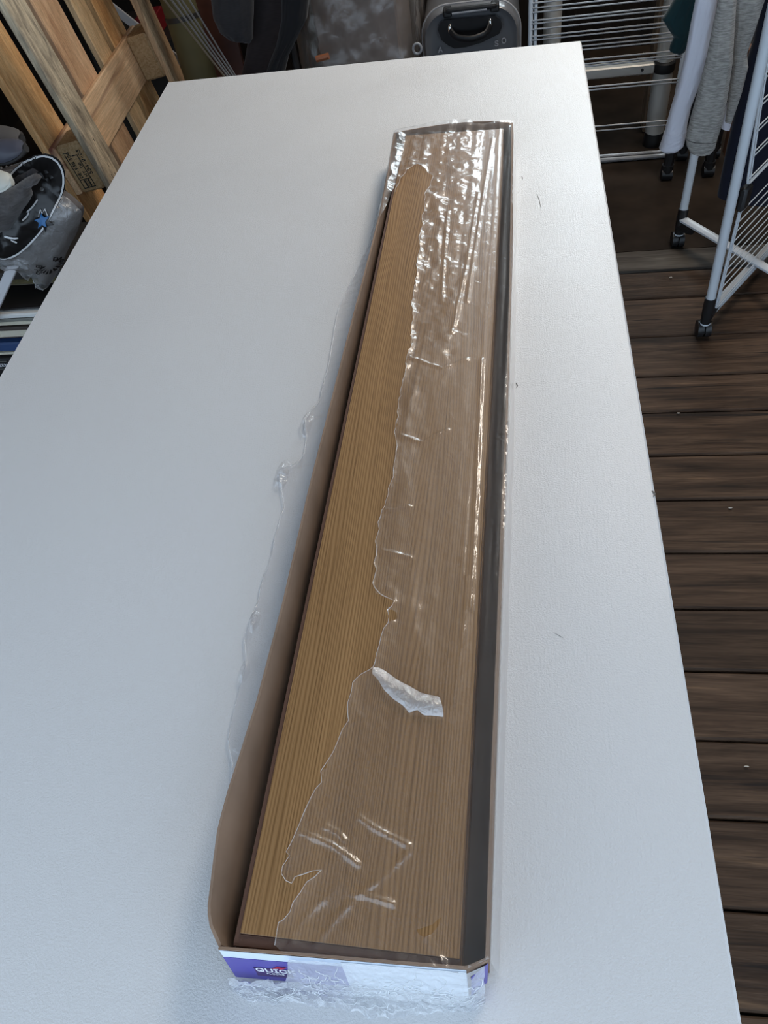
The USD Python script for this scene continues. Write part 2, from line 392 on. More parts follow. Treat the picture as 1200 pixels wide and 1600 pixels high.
XL, XR, YB, ZC = -2.3, 1.75, 3.75, 2.6
fl = struct_x('floor')
usdkit.mesh(stage, free(fl, 'sub_floor'), bev(XL, XR, -1.6, YB, -.08, -.045, .002), M_black)
edges = [2.128, 1.9947, 1.8194, 1.6513, 1.5117, 1.3586, 1.2145, 1.0591, .9101, .7621, .6144, .4655, .3141, .1638]
while edges[-1] > -1.3: edges.append(edges[-1] - .15)
for k in range(len(edges) - 1):                                    # one mesh per floor plank, worn edges and a gap between
    y1, y0 = edges[k] - .0022, edges[k + 1] + .0022
    xs = np.linspace(XL, XR, 26); rings = []
    for x in xs:
        j0, j1 = (.0012 * nz([x, k * 9.1, 1], (9, 1, 1)), .0012 * nz([x, k * 9.1 + 4, 1], (9, 1, 1)))
        dz = .0015 * nz([x * .4, k * 3.7, 0], (1, 1, 1)); c = .004
        yy = [y0 + j0, y0 + j0 + c, (y0 + y1) / 2, y1 - c + j1, y1 + j1, y1 + j1, y0 + j0]
        zz = [-.005, 0, .0006, 0, -.005, -.04, -.04]
        rings.append([[x, a, b + dz] for a, b in zip(yy, zz)])
    usdkit.mesh(stage, free(fl, 'floor_plank'), loft(rings), M_floor, smooth=30)
xs = np.linspace(XL, XR, 40)
struct('trim_1', loft([[[x, 2.131 + .006 * nz([x, 0, 0], (7, 1, 1)), -.04], [x, 2.130 + .006 * nz([x, 0, 0], (7, 1, 1)), .006], [x, 2.142, .013 + .003 * nz([x, 5, 0], (9, 1, 1))],
      [x, 2.205, .015], [x, 2.225, .009], [x, 2.228, -.04]] for x in xs]), M_sill)
G = [[[x, y, .004 + .004 * nz([x, y, 3], (3, 3, 1))] for x in np.linspace(XL, XR, 60)] for y in np.linspace(2.23, YB, 26)]
struct('floor_rear', solid_sheet(G, .006), M_mat)
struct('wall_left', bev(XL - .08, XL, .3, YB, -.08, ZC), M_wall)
struct('wall_right', bev(XR, XR + .08, .3, YB, -.08, ZC), M_wall)  # side walls out of view, front ends set to trim the sky light
WX0, WX1, WZ0, WZ1 = -.03, 1.27, 1.55, 2.4                          # unseen window high in the rear wall, placed for the table glare
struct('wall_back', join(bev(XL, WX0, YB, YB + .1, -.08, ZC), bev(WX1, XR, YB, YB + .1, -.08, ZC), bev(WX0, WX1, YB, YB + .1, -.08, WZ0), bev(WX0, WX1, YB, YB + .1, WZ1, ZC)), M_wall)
wn = struct_x('window_1')
fw = .05
usdkit.mesh(stage, free(wn, 'window_frame'), join(bev(WX0, WX1, YB + .02, YB + .08, WZ0, WZ0 + fw), bev(WX0, WX1, YB + .02, YB + .08, WZ1 - fw, WZ1),
            bev(WX0, WX0 + fw, YB + .02, YB + .08, WZ0, WZ1), bev(WX1 - fw, WX1, YB + .02, YB + .08, WZ0, WZ1), bev((WX0 + WX1) / 2 - .02, (WX0 + WX1) / 2 + .02, YB + .02, YB + .08, WZ0, WZ1)), M_sill)
usdkit.mesh(stage, free(wn, 'pane'), bev(WX0 + fw * .5, WX1 - fw * .5, YB + .045, YB + .049, WZ0 + fw * .5, WZ1 - fw * .5, .001), M_pane)
RX0, RX1, RY0, RY1 = .45, 1.25, 1.80, 3.1                             # roof window out of view, placed to light the table
struct('ceiling', join(bev(XL, RX0, -.5, YB + .1, ZC, ZC + .06), bev(RX1, XR, -.5, YB + .1, ZC, ZC + .06), bev(RX0, RX1, -.5, RY0, ZC, ZC + .06), bev(RX0, RX1, RY1, YB + .1, ZC, ZC + .06)), M_ceil)  # ceiling out of view, front edge set to limit the sky light
w2 = struct_x('window_2')
usdkit.mesh(stage, free(w2, 'window_frame'), join(bev(RX0, RX0 + .04, RY0, RY1, ZC - .005, ZC + .05), bev(RX1 - .04, RX1, RY0, RY1, ZC - .005, ZC + .05), bev(RX0, RX1, RY0, RY0 + .04, ZC - .005, ZC + .05), bev(RX0, RX1, RY1 - .04, RY1, ZC - .005, ZC + .05)), M_sill)
usdkit.mesh(stage, free(w2, 'pane'), bev(RX0 + .02, RX1 - .02, RY0 + .02, RY1 - .02, ZC + .02, ZC + .024, .001), M_pane)

# ------------------------------------------------------------------ table
TX0, TX1, TY0, TY1 = -.8196, .1856, -.16, 1.9683
tb = Thing('table', 'large table with a glossy white painted top carrying the opened carton of wood planks', 'table', ((TX0 + TX1) / 2, (TY0 + TY1) / 2, 0))
tb.part('tabletop', bev(TX0, TX1, TY0, TY1, TABLE - .034, TABLE, .003), M_paint, smooth=False)
for x in (TX0 + .08, TX1 - .15):
    for y in (TY0 + .25, TY1 - .15):
        tb.part('leg', bev(x, x + .07, y - .035, y + .035, 0, TABLE - .034), M_paint)
for x in (TX0 + .095, TX1 - .12):
    tb.part('apron', bev(x, x + .025, TY0 + .29, TY1 - .19, TABLE - .12, TABLE - .034), M_paint)
for y in (TY0 + .24, TY1 - .16):
    tb.part('apron', bev(TX0 + .155, TX1 - .155, y, y + .025, TABLE - .12, TABLE - .034), M_paint)
M_speck = plain('grey_fleck', (.16, .15, .14), .6)
for (a, b, wd) in (((839, 303), (845, 324), .0012), ((815, 275), (816, 281), .0014), ((1019, 767), (1021, 776), .003), ((806, 598), (807, 606), .002), ((866, 989), (880, 997), .0006)):
    p, q = at(*a, TABLE + .0004), at(*b, TABLE + .0004); m_ = (p + q) / 2 + [wd * .8, 0, 0]
    tb.part('scratch', tube([p, m_, q], [wd * .3, wd * .5, wd * .25], 5, flat=.4, up=[1, 0, 0]), M_speck, label='small dark scratch in the white paint')

# ------------------------------------------------------------------ carton with planks; its own frame: u across from the planks' left edge, v along
BO = np.array([-.2284, .0996, TABLE]); BR = -math.atan(.0329)


def uv(px, py, z):
    p = at(px, py, z) - BO; c, s = math.cos(-BR), math.sin(-BR)
    return np.array([p[0] * c - p[1] * s, p[0] * s + p[1] * c])


PW, PL, PT, NP, Z0 = .190, 1.368, .008, 7, .0035
ZT = Z0 + NP * PT                                                   # top face of the uppermost plank
ct = Thing('carton', 'long brown cardboard carton torn open on top, with a purple and white printed end', 'cardboard box', BO, BR)
ct.part('base_panel', bev(-.012, .2105, -.004, 1.377, .0004, .003, .0008), M_card, local=True)


def wall(name, bot, top, ztop, th, n, mat=M_card, wob=.0, seed=0, zb=.0006):
    """cardboard wall through bottom and top polylines (u, v); inside lies to the right of the direction of travel"""
    b, t = np.asarray(bot, float), np.asarray(top, float)
    sb = np.linspace(0, 1, n); kb = np.linspace(0, 1, len(b)); kb = np.r_[0, np.cumsum(np.linalg.norm(np.diff(t, axis=0), axis=1))]; kb /= kb[-1]
    B = np.stack([np.interp(sb, kb, b[:, i]) for i in (0, 1)], -1); T = np.stack([np.interp(sb, kb, t[:, i]) for i in (0, 1)], -1)
    zt = np.interp(sb, kb, np.broadcast_to(ztop, (len(t),)))
    g = []
    for k in range(n):
        row = []
        for h in np.linspace(0, 1, 7):
            p = B[k] * (1 - h) + T[k] * h
            w = wob * h * nz([sb[k], h * .3, seed], (14, 1, 1))
            row.append([p[0] + w, p[1], zb + (zt[k] - zb) * h + (.0006 * nz([sb[k], 1, seed], (160, 1, 1)) if h == 1 else 0)])
        g.append(row)
    return ct.part(name, solid_sheet(g, th), mat, local=True, smooth=40)


left_top = [(-.0107, -.007), (-.021, .006), (-.0262, .018), (-.0345, .085), (-.0335, .12), (-.026, .21), (-.0225, .33), (-.0228, .47), (-.019, .70), (-.013, .95), (-.010, 1.10), (-.0125, 1.25), (-.0165, 1.372)]
left_bot = [(-.0100, -.004), (-.0115, .002), (-.0120, .012), (-.0125, .085), (-.0125, .12), (-.012, .21), (-.012, .33), (-.012, .47), (-.012, .70), (-.012, .95), (-.011, 1.10), (-.0115, 1.25), (-.0125, 1.372)]
left = wall('side_panel', left_bot, left_top, [.058, .061, .0635, .0635, .0635, .0635, .064, .064, .064, .064, .064, .063, .063], .0028, 160, wob=.0008)
wall('side_panel', [(.2115, v) for v in np.linspace(.004, 1.379, 8)], [(.2118, .006), (.2112, .15), (.2118, .45), (.2135, .6), (.2118, .9), (.2095, 1.1), (.2075, 1.25), (.205, 1.38)], .0632, .0026, 120, wob=.0006, seed=4)
far = [(-.0165, 1.3745), (.03, 1.384), (.08, 1.392), (.13, 1.3935), (.17, 1.391), (.2055, 1.380)]
wall('end_panel', [(u, 1.3775) for u, v in far], far, [.063, .064, .0645, .0645, .064, .063], .0026, 60, seed=6)
fr = wall('end_panel', [(-.0105, -.0205), (.05, -.0184), (.12, -.0165), (.196, -.0140), (.2110, .003)], [(-.0107, -.0088), (.05, -.0066), (.12, -.0045), (.196, -.0018), (.2122, .0062)],
          [.0615, .0613, .0615, .0615, .0615], .0022, 60, seed=8)
FD = unit([.2065, .0070, 0]); F0 = np.array([FD[1], -FD[0], 0])          # along the end face, out of it
FZ = unit(-F0 * .012 + np.array([0, 0, .0612])); FN = np.cross(FD, FZ)
FO = np.array([-.0107, -.0088, 0]) + F0 * .012


def onface(m, s, z, out):                                           # a flat piece lying on the leaning end face
    m = m.copy(); V = m.vertices
    m.vertices = FO + np.outer(V[:, 0] + s, FD) + np.outer(V[:, 1] + z, FZ) + np.outer(V[:, 2] + .0012 + out, FN)
    m.fix_normals(); return m


def flat(x0, x1, y0, y1, t=.0003):
    return bev(x0, x1, y0, y1, 0, t, .0001)


ct.part('white_print', onface(flat(.0006, .2066, .0008, .0612), 0, 0, .0002), M_card_print, fr, True, label='pale blue white printed band')
ct.part('purple_print', onface(flat(.0006, .104, .0010, .0475), 0, 0, .0006), M_purple, fr, True)
ct.part('paper_label', onface(flat(.104, .2062, .0010, .0580), 0, 0, .0007), M_label, fr, True, label='blank white paper label')
ct.part('plum_print', onface(flat(.0235, .0560, .011, .0300), 0, 0, .0010), M_plum, fr, True)
ct.part('lettering', onface(meshkit.text_mesh('QUICK', .0078, .0003, True), .0245, .0230, .0014), M_whiteink, fr, True, smooth=False, label='white capital letters on the purple print')
ct.part('lettering', onface(meshkit.text_mesh('FLOORS', .0030, .0003), .0330, .0175, .0014), M_whiteink, fr, True, smooth=False)
for k in (0, 1):
    sl = trimesh.creation.extrude_polygon(Polygon([(0, 0), (.0035, 0), (.0085, .0038), (.005, .0038)]), .0003, engine='earcut')
    ct.part('logo_stroke', onface(sl, .0410 + .0050 * k, .0325, .0014), M_redink, fr, True, smooth=False, label='red slanted stroke above the lettering')
# purple return at the right corner
pm = onface(flat(0, .0172, .004, .055), 0, 0, 0); V = flat(0, .0172, .004, .055).vertices
cd = unit([.0150, .0130, 0]); cn = np.array([cd[1], -cd[0], 0])
pm.vertices = np.array([.1965, -.0135, 0]) + np.outer(V[:, 0], cd) + np.outer(V[:, 1], unit([.002, .009, .0612])) + np.outer(V[:, 2] + .0022, cn); pm.fix_normals()
ct.part('purple_print', pm, M_purple, fr, True)

# planks
def plank(k, label, group=None):
    z = Z0 + k * PT; dv = 0 if k == NP - 1 else float(rng.uniform(-.002, .002)); du = 0 if k == NP - 1 else float(rng.uniform(-.001, .001))
    t = Thing('floor_plank', label, 'floor plank', BO + [0, 0, z], BR, group)
    t.part('core', bev(.0045 + du, PW + du, .004 + dv, PL + dv, .0002, PT - .0009, .0004), M_hdf, local=True, smooth=False, label='dark brown fibreboard core')
    t.part('decor_face', bev(.0045 + du, PW + du, .004 + dv, PL + dv, PT - .0009, PT, .0007), M_oak, local=True, smooth=False, label='oak grain surface with fine pores')
    t.part('tongue', bev(-.0005 + du, .0046 + du, -.004 + dv, PL + dv, .0015, PT - .0028, .0006), M_hdf, local=True, smooth=False)
    t.part('tongue', bev(-.0003 + du, PW + du, -.0055 + dv, .0041 + dv, .0014, PT - .0030, .0006), M_hdf, local=True, smooth=False)


plank(NP - 1, 'golden brown oak grain laminate plank lying uppermost in the opened carton')
for k in range(NP - 1):
    plank(k, 'laminate plank in the carton, hidden beneath the uppermost plank', 'planks stacked under the uppermost plank')

# ------------------------------------------------------------------ shrink film over the carton
fm = Thing('plastic_film', 'torn clear shrink film still clinging over the right half of the long carton', 'plastic film', BO, BR)
tear = [(634, 318), (612, 326), (617, 303), (627, 280), (639, 266), (652, 257), (664, 262), (676, 274), (671, 290), (664, 306), (666, 318), (659, 333), (661, 352), (655, 372), (657, 395), (651, 410), (653, 425),
        (649, 445), (646, 460), (643, 480), (646, 496), (642, 510), (643, 530), (641, 545), (636, 560), (634, 585), (628, 600), (624, 620), (621, 640), (623, 655), (617, 675), (620, 690), (618, 720), (615, 742),
        (610, 760), (604, 778), (600, 795), (593, 812), (592, 826), (587, 845), (588, 862), (585, 880), (586, 900), (584, 918), (588, 926), (600, 932), (612, 938), (616, 946), (607, 952), (604, 962), (611, 971),
        (602, 980), (597, 992), (595, 1004), (590, 1022), (585, 1040), (583, 1046), (563, 1056), (552, 1070), (549, 1090), (541, 1105), (545, 1120), (536, 1142), (527, 1158), (520, 1175), (512, 1192), (505, 1205),
        (502, 1222), (494, 1236), (484, 1250), (476, 1268), (470, 1285), (462, 1300), (455, 1318), (450, 1334), (452, 1342), (442, 1354), (439, 1364), (446, 1376), (455, 1381), (462, 1374), (475, 1368), (488, 1362),
        (503, 1358), (494, 1370), (480, 1382), (470, 1395), (462, 1410), (452, 1424), (443, 1436), (433, 1446), (430, 1462), (431, 1478)]
ZF = ZT + .0035
T2 = np.array([uv(x, y, TABLE + ZF) for x, y in tear[2:]])
left_far = [uv(*q, TABLE + .063) for q in [(600, 352), (592, 380), (574, 400), (590, 345), (603, 300), (612, 262), (616, 230), (617, 209)]]
jit = np.random.default_rng(3)
dense = []
for a, b in zip(T2[:-1], T2[1:]):                                   # ragged tear
    n = max(2, int(np.linalg.norm(b - a) / .004))
    for s in np.arange(n) / n: dense.append(a + (b - a) * s + jit.normal(0, .0009, 2))
dense.append(T2[-1])
strip = [np.array(q) for q in [(.004, 1.175), (-.004, 1.10), (-.016, 1.03), (-.022, 1.02), (-.026, 1.10), (-.024, 1.20), (-.021, 1.30), (-.0185, 1.373)]]
outline = strip[::-1] + [uv(612, 318, TABLE + ZF)]
outline = [np.array(q) for q in [(-.0185, 1.3735), (-.0205, 1.30), (-.024, 1.20), (-.026, 1.10), (-.024, 1.03), (-.012, 1.06), (.0, 1.13), (.006, 1.19)]] + dense + \
          [np.array(q) for q in [(.046, -.0075), (.12, -.0055), (.196, -.003), (.2145, .006), (.2152, .3), (.2158, .6), (.2142, .9), (.2105, 1.15), (.2075, 1.381), (.19, 1.386), (.165, 1.381), (.15, 1.377), (.135, 1.379), (.125, 1.395), (.08, 1.3955), (.03, 1.3875)]]
hole1 = [uv(x, y, TABLE + ZF) for x, y in [(650, 1452), (655, 1460), (664, 1464), (674, 1459), (684, 1447), (690, 1432), (684, 1436), (676, 1444), (664, 1448)]]
hole2 = [uv(x, y, TABLE + ZF) for x, y in [(606, 957), (612, 954), (619, 958), (620, 966), (614, 970), (606, 966)]]
P = Polygon(outline).buffer(0)
P = max(P.geoms, key=lambda g: g.area) if P.geom_type != 'Polygon' else P
P = P.difference(Polygon(hole1)).difference(Polygon(hole2).buffer(.0005))
P = max(P.geoms, key=lambda g: g.area) if P.geom_type != 'Polygon' else P


def fill_poly(P, step):
    ring = np.array([P.exterior.interpolate(s).coords[0] for s in np.arange(0, P.exterior.length, step)])
    for h in P.interiors: ring = np.vstack([ring, [h.interpolate(s).coords[0] for s in np.arange(0, h.length, step * .6)]])
    x0, y0, x1, y1 = P.bounds
    X, Y = np.meshgrid(np.arange(x0, x1, step), np.arange(y0, y1, step * .87)); X[1::2] += step / 2
    g = np.stack([X.ravel(), Y.ravel()], -1); I = P.buffer(-step * .5)
    pts = np.vstack([ring, g[contains_xy(I, g[:, 0], g[:, 1])]]); T = Delaunay(pts).simplices; c = pts[T].mean(1)
    T = T[contains_xy(P.buffer(step * .02), c[:, 0], c[:, 1])]
    a, b, d = pts[T[:, 0]], pts[T[:, 1]], pts[T[:, 2]]
    s = (b[:, 0] - a[:, 0]) * (d[:, 1] - a[:, 1]) - (b[:, 1] - a[:, 1]) * (d[:, 0] - a[:, 0])
    T[s < 0] = T[s < 0][:, ::-1]
    return pts, T


pts, T = fill_poly(P, .0026)
u, v = pts[:, 0], pts[:, 1]
edge_d = np.array([LineString(dense).distance(Point(q)) for q in pts]) if len(pts) < 1 else None
from scipy.spatial import cKDTree
from shapely import distance as sh_distance, points as sh_points
edge_d = sh_distance(sh_points(pts), LineString(dense))
p3 = np.stack([u, v, 0 * u], -1)
rim_l = np.interp(v, [c[1] for c in left_top[2:]], [c[0] for c in left_top[2:]])
base = np.full(len(u), ZT + .0016)
base = np.maximum(base, np.interp(u, [.188, .21], [ZT + .0016, .0655]))          # up to the right wall
base = np.maximum(base, np.interp(u, [-.008, .006], [.0655, ZT + .0016]))        # up to the left wall
base = np.maximum(base, np.interp(v, [1.366, 1.376], [ZT + .0016, .0665]))
base = np.maximum(base, np.interp(v, [-.004, .004], [.0635, ZT + .0016]))
out_l = np.clip(rim_l - .0015 - u, 0, 1); base -= out_l * 3.2                     # hangs over the left rim
far_w = np.clip((v - .55) / .35, 0, 1) * np.clip((.155 - u) / .03, 0, 1)
near_tear = np.exp(-edge_d / .02)
low_left = np.clip((.42 - v) / .1, 0, 1) * np.exp(-np.clip(edge_d - .01, 0, 1) / .03)
cr = ridge(p3, (21, 13, 1), 3) - .62
fine = ridge(p3, (70, 60, 1), 9) - .6
amp = .0014 + .0095 * far_w + .0045 * near_tear * np.clip((v - .25) / .2, .4, 1) + .006 * low_left
z = base + np.maximum(cr, -.25) * amp + fine * amp * .22 + .0010 * nz(p3, (75, 1.3, 1), 5) + .0022 * np.clip((u - .15) / .03, 0, 1) * nz(p3, (130, 3, 1), 6)
z += near_tear ** 2 * .0025 * np.clip(nz(p3, (40, 40, 1), 8), 0, 1) + np.exp(-edge_d / .004) * .0012
folds = [[(770, 215), (757, 290), (742, 390), (730, 470)], [(748, 300), (728, 420), (706, 520)], [(700, 330), (694, 400), (690, 470)], [(640, 1330), (600, 1368), (560, 1398), (520, 1440), (492, 1478)],
         [(550, 1395), (580, 1402), (615, 1412)], [(505, 1290), (528, 1300), (539, 1314)], [(560, 1276), (590, 1296), (640, 1322)], [(520, 1392), (470, 1440), (455, 1475)], [(470, 1300), (520, 1320), (560, 1350)],
         [(640, 560), (690, 575), (730, 560)], [(625, 680), (660, 690), (700, 670)], [(595, 860), (640, 870)], [(590, 800), (640, 790)], [(730, 900), (722, 1010), (708, 1100)], [(752, 560), (745, 760), (735, 950)], [(668, 1464), (690, 1500)]]
for k, fp_ in enumerate(folds):
    dd_ = sh_distance(sh_points(pts), LineString([uv(*q, TABLE + ZF) for q in fp_])) + .0012 * nz(p3, (90, 90, 1), 50 + k)
    z += .0034 * np.exp(-(dd_ / .0022) ** 2) * (.6 + .6 * nz(p3, (60, 60, 1), 80 + k))
z = np.where((u > 0) & (u < .205), np.maximum(z, ZT + .0007), z)
fm.part('film_sheet', tm(np.stack([u, v, z], -1), T), M_film2, local=True, smooth=True)
kd = cKDTree(pts); ed = np.array(dense)[::2]; ez = z[kd.query(ed)[1]]
fm.part('torn_edge', tube(np.c_[ed, ez + .0004], .00025 + .0011 * np.clip(nz(np.c_[ed, 0 * ez], (130, 130, 1), 61), 0, 1) ** 1.3, 6), M_film3, local=True, smooth=True, label='ragged rolled edge of the tear with a painted white highlight')  # milky tube puts the white highlight of the torn rim into colour
# stretched film down the right wall
G = []
for s in np.linspace(0, 1, 240):
    vv = .004 + s * 1.378; row = []
    u0 = np.interp(vv, [0, .3, .6, .9, 1.15, 1.381], [.2145, .2152, .2158, .2142, .2105, .2075])
    for h in np.linspace(0, 1, 12):
        zz = .0655 * (1 - h) + .0012 * h
        row.append([u0 + .0006 + .004 * h ** 2 + .0016 * h * (1 + nz([vv, h, 1], (20, 3, 1))), vv, zz])
    G.append(row)
fm.part('side_skirt', grid_mesh(G), M_film, local=True, smooth=True)
# loose skirt lying out on the table to the left
edge_px = [(612, 240), (600, 282), (590, 308), (573, 373), (557, 407), (530, 477), (519, 540), (511, 580), (500, 627), (486, 640), (477, 660), (480, 684), (476, 712), (460, 728), (437, 734), (441, 772), (444, 795),
           (432, 835), (424, 870), (412, 905), (403, 937), (392, 968), (382, 995), (386, 1037), (374, 1078), (364, 1122), (357, 1158), (364, 1195), (362, 1230)]
E2 = np.array([uv(*q, TABLE + (.045 if q[1] < 300 else .02 if q[1] < 420 else .003)) for q in edge_px])
o = np.argsort(E2[:, 1]); E2 = E2[o]
G = []
for vv in np.linspace(E2[0, 1] - .01, 1.372, 420):
    ue = np.interp(vv, E2[:, 1], E2[:, 0]) + .0025 * nz([vv, 1, 1], (70, 1, 1)); ur = np.interp(vv, [c[1] for c in left_top[2:]], [c[0] for c in left_top[2:]]) - .0018
    ue = min(ue, ur - .004); fade = np.clip((vv - E2[0, 1] + .01) / .03, 0, 1)
    zt = .064 if vv > 1.05 else .050 - .030 * np.clip((1.05 - vv) / .25, 0, 1) * (.6 + .4 * nz([vv, 3, 1], (8, 1, 1)))
    zt *= fade; zt = max(zt, .004); row = []
    for h in np.linspace(0, 1, 22):
        ub = np.interp(h, [0, .45, 1], [ur + .0005, max(ur - .006, ue + .003) if zt < .05 else .5 * (ur + ue), ue])
        zz = zt * (1 - h) ** 1.6 + .0016
        k = ridge([vv, h * .05, 0], (42, 60, 1), 21) - .5
        row.append([ub, vv, zz + .0038 * k * (.3 + h) * (vv < 1.2) + .0016 * (ridge([vv, h * .05, 2], (110, 130, 1), 5) - .4)])
    G.append(row)
G = np.array(G); G[..., 2] = np.maximum(G[..., 2], .0008)
fm.part('side_skirt', grid_mesh(G), M_film_skirt, local=True, smooth=True)
ee = G[::2, -1]; fm.part('rolled_edge', tube(ee + [0, 0, .001], .0006 + .0022 * np.clip(nz(ee, (30, 30, 1), 71), 0, 1), 6), M_film3, local=True, smooth=True, label='rolled loose edge of the film on the table with a painted white highlight')  # milky tube paints the white highlight line along the loose edge
for px_, r_ in (((480, 662), .013), ((441, 742), .014), ((398, 970), .009), ((382, 1050), .008)):
    c_ = uv(*px_, TABLE + .004); an = np.linspace(0, 2 * np.pi, 40)[:-1]; rr_ = 1 + .35 * nz(np.c_[np.cos(an), np.sin(an), 0 * an], (2.5, 2.5, 1), int(px_[0]))
    a_, t_ = fill(np.c_[c_[0] + r_ * .75 * rr_ * np.cos(an), c_[1] + r_ * 1.9 * rr_ * np.sin(an)], .0011); q_ = np.c_[a_, 0 * a_[:, 0]]
    ze = np.clip(1 - (((a_[:, 0] - c_[0]) / (r_ * .85)) ** 2 + ((a_[:, 1] - c_[1]) / (r_ * 2.1)) ** 2), 0, 1)
    q_ = q_ + nz(q_, (150, 150, 1), 5)[:, None] * .002
    zz = .0012 + ze * (.003 + .010 * np.clip(ridge(q_, (120, 75, 1), int(px_[1])) - .35, 0, 1) * 1.4 + .004 * ridge(q_, (300, 220, 1), 7))
    fm.part('film_tuft', tm(np.c_[a_, zz], t_), M_film2, local=True, smooth=True, label='small crumpled tuft of film on the loose edge')
# bunched film at the printed end
G = []
for s in np.linspace(0, 1, 200):
    uu = -.012 + s * .222; fv = np.interp(uu, [-.0107, .196, .2118], [-.0108, -.0040, .0035])
    start = np.interp(uu, [-.012, .02, .043, .050, .1, .21], [.60, .58, .50, .02, .0, .0])
    outw = np.interp(uu, [-.012, .01, .04, .09, .115, .14, .18, .20, .21], [.002, .010, .010, .008, .014, .011, .003, .003, .001])
    row = []
    for h in np.linspace(start, 1, 40):
        if h < .78: zz = .0625 * (1 - h / .80); vo = .0016 + .0175 * h
        else: zz = .0016 + .0015 * (1 - h) / .22; vo = .0153 + outw * (h - .78) / .22
        q = np.array([uu, h * .09, 0])
        k = ridge(q, (60, 110, 1), 31) - .45; k2 = ridge(q, (130, 190, 1), 33) - .45
        a = .0085 * np.clip((h - .10) / .4, .12, 1)
        row.append([uu + .002 * nz(q, (60, 60, 1), 3), fv - max(.0008, vo + a * (k + .5 * k2)), max(.0008, zz + .7 * a * (k2 + .3 * k))])
    G.append(row)
fm.part('bunched_end', grid_mesh(G), M_film3, local=True, smooth=True, label='crinkled milky bunch of film at the printed end')
cg = np.random.default_rng(17); GB = np.array(G)


def creases(GB, n, lo, hi, rad, rg_, span=26, lift=.0005):
    """thin white tubes that paint glints along the folds of a crumpled film surface"""
    out = []
    for _ in range(n):
        i, j = rg_.uniform(4, GB.shape[0] - 5), rg_.uniform(lo, hi) * (GB.shape[1] - 1); th = rg_.normal(0, .5) + (np.pi if rg_.random() < .5 else 0); P_ = []
        for _k in range(int(rg_.uniform(6, span))):
            i += math.cos(th) * 1.1; j += math.sin(th) * .55; th += rg_.normal(0, .28)
            if not (1 < i < GB.shape[0] - 2 and 1 < j < GB.shape[1] - 2): break
            P_.append(GB[int(i), int(j)] + (GB[int(i) + 1, int(j)] - GB[int(i), int(j)]) * (i % 1) + np.array([0, 0, lift]))
        if len(P_) > 4: out.append(tube(P_, np.concatenate([[rad * .2], np.full(len(P_) - 2, rad), [rad * .2]]) * rg_.uniform(.5, 1.2), 5))
    return join(*out)


fm.part('film_crease', creases(GB, 150, .35, .97, .00042, cg), M_crease_glint, local=True, smooth=True, kind='stuff', label='fine white tubes standing in for glints on the bunched film')  # glints on the bunched film, painted as white tubes
# curled tongue of film
fp = [(583, 1044), (592, 1043), (603, 1048), (620, 1060), (640, 1070), (660, 1080), (684, 1086), (690, 1092), (687, 1088), (692, 1108), (693, 1119), (678, 1117), (662, 1116), (652, 1109), (639, 1112), (630, 1102), (615, 1092), (600, 1078), (590, 1062), (582, 1054)]
pts, T = fill(np.array([uv(*q, TABLE + ZF + .004) for q in fp]), .0022)
dl = LineString([uv(*q, TABLE + ZF + .004) for q in [(583, 1050), (610, 1072), (650, 1098), (693, 1105)]]); d = sh_distance(sh_points(pts), dl)
z = ZT + .009 - (d / .012) ** 2 * .006 + .0022 * (ridge(np.c_[pts, 0 * d], (70, 60, 1), 4) - .5)
fm.part('curled_flap', tm(np.c_[pts, np.maximum(z, ZT + .002)], T), M_film3, local=True, smooth=True, label='curled flap of film standing up along the tear')

# ------------------------------------------------------------------ pallet leaning against the left side
PS = np.array([-0.02031707, 0.99979037, 0.00253759]); PB = np.array([-0.15187603, -0.00559496, 0.98838372]); PN = np.array([0.98819072, 0.01969566, 0.15195786])
PO = np.array([-1.28440277, 2.0579195, -1.02703475 + CAM[2]])
pw0 = -PO[2] / PB[2] + .004                                          # its lower end stands on the floor
pa = Thing('pallet', 'wooden pallet of pine boards standing on end at the left, weathered skid outwards', 'pallet', [*(PO + PB * pw0)[:2], 0])


def pbox(name, u0, u1, w0, w1, d0, d1, mat, b=.003, label=None):
    return pa.part(name, obox(PO, PS, PB, PN, (u0, u1, w0, w1, d0, d1), b), mat, label=label, smooth=False)


for k, (u0, u1) in enumerate(((0, .148), (.342, .490), (.562, .654), (.692, .834))):
    pbox('deck_board', u0, u1, pw0, .62, 0, .022, M_pine[(0, 1, 2, 0)[k]])
for w in (pw0 + .02, -.0725, .46):
    pbox('stringer_board', 0, .865, w, w + .145, .0225, .044, M_pine_y, .004)
bl = pbox('block', .002, .105, -.0725, .0725, .0445, .122, M_chip, .007, 'pressed chip block with a black stamp')
pbox('block', .741, .865, -.0725, .0725, .0445, .122, M_chip, .007)
for u0, u1 in ((.002, .105), (.741, .865)):
    for w in (pw0 + .02, .46):
        pbox('block', u0, u1, w, w + .145, .0445, .122, M_chip, .007)
pbox('skid_board', 0, .101, pw0, .62, .1225, .146, M_grey_pine, .004, 'grey weathered skid board with nail slots')
pbox('skid_board', .741, .845, pw0, .62, .1225, .146, M_skid, .004)
# nail slots in the skid
for du, w in ((.042, -.028), (.030, -.055), (.052, -.062), (.070, -.085), (.045, .05)):
    pa.part('nail_slot', obox(PO + PS * du + PB * w + PN * .146, PS, PB, PN, (-.0012, .0012, -.006, .006, -.0006, .0004), .0003), M_black_ink, smooth=False)
# the stamp on the outer end of the near block: text reads up along the board
SX, SY, SN = PB, -PN, -PS                                            # reading direction, letter tops, outwards


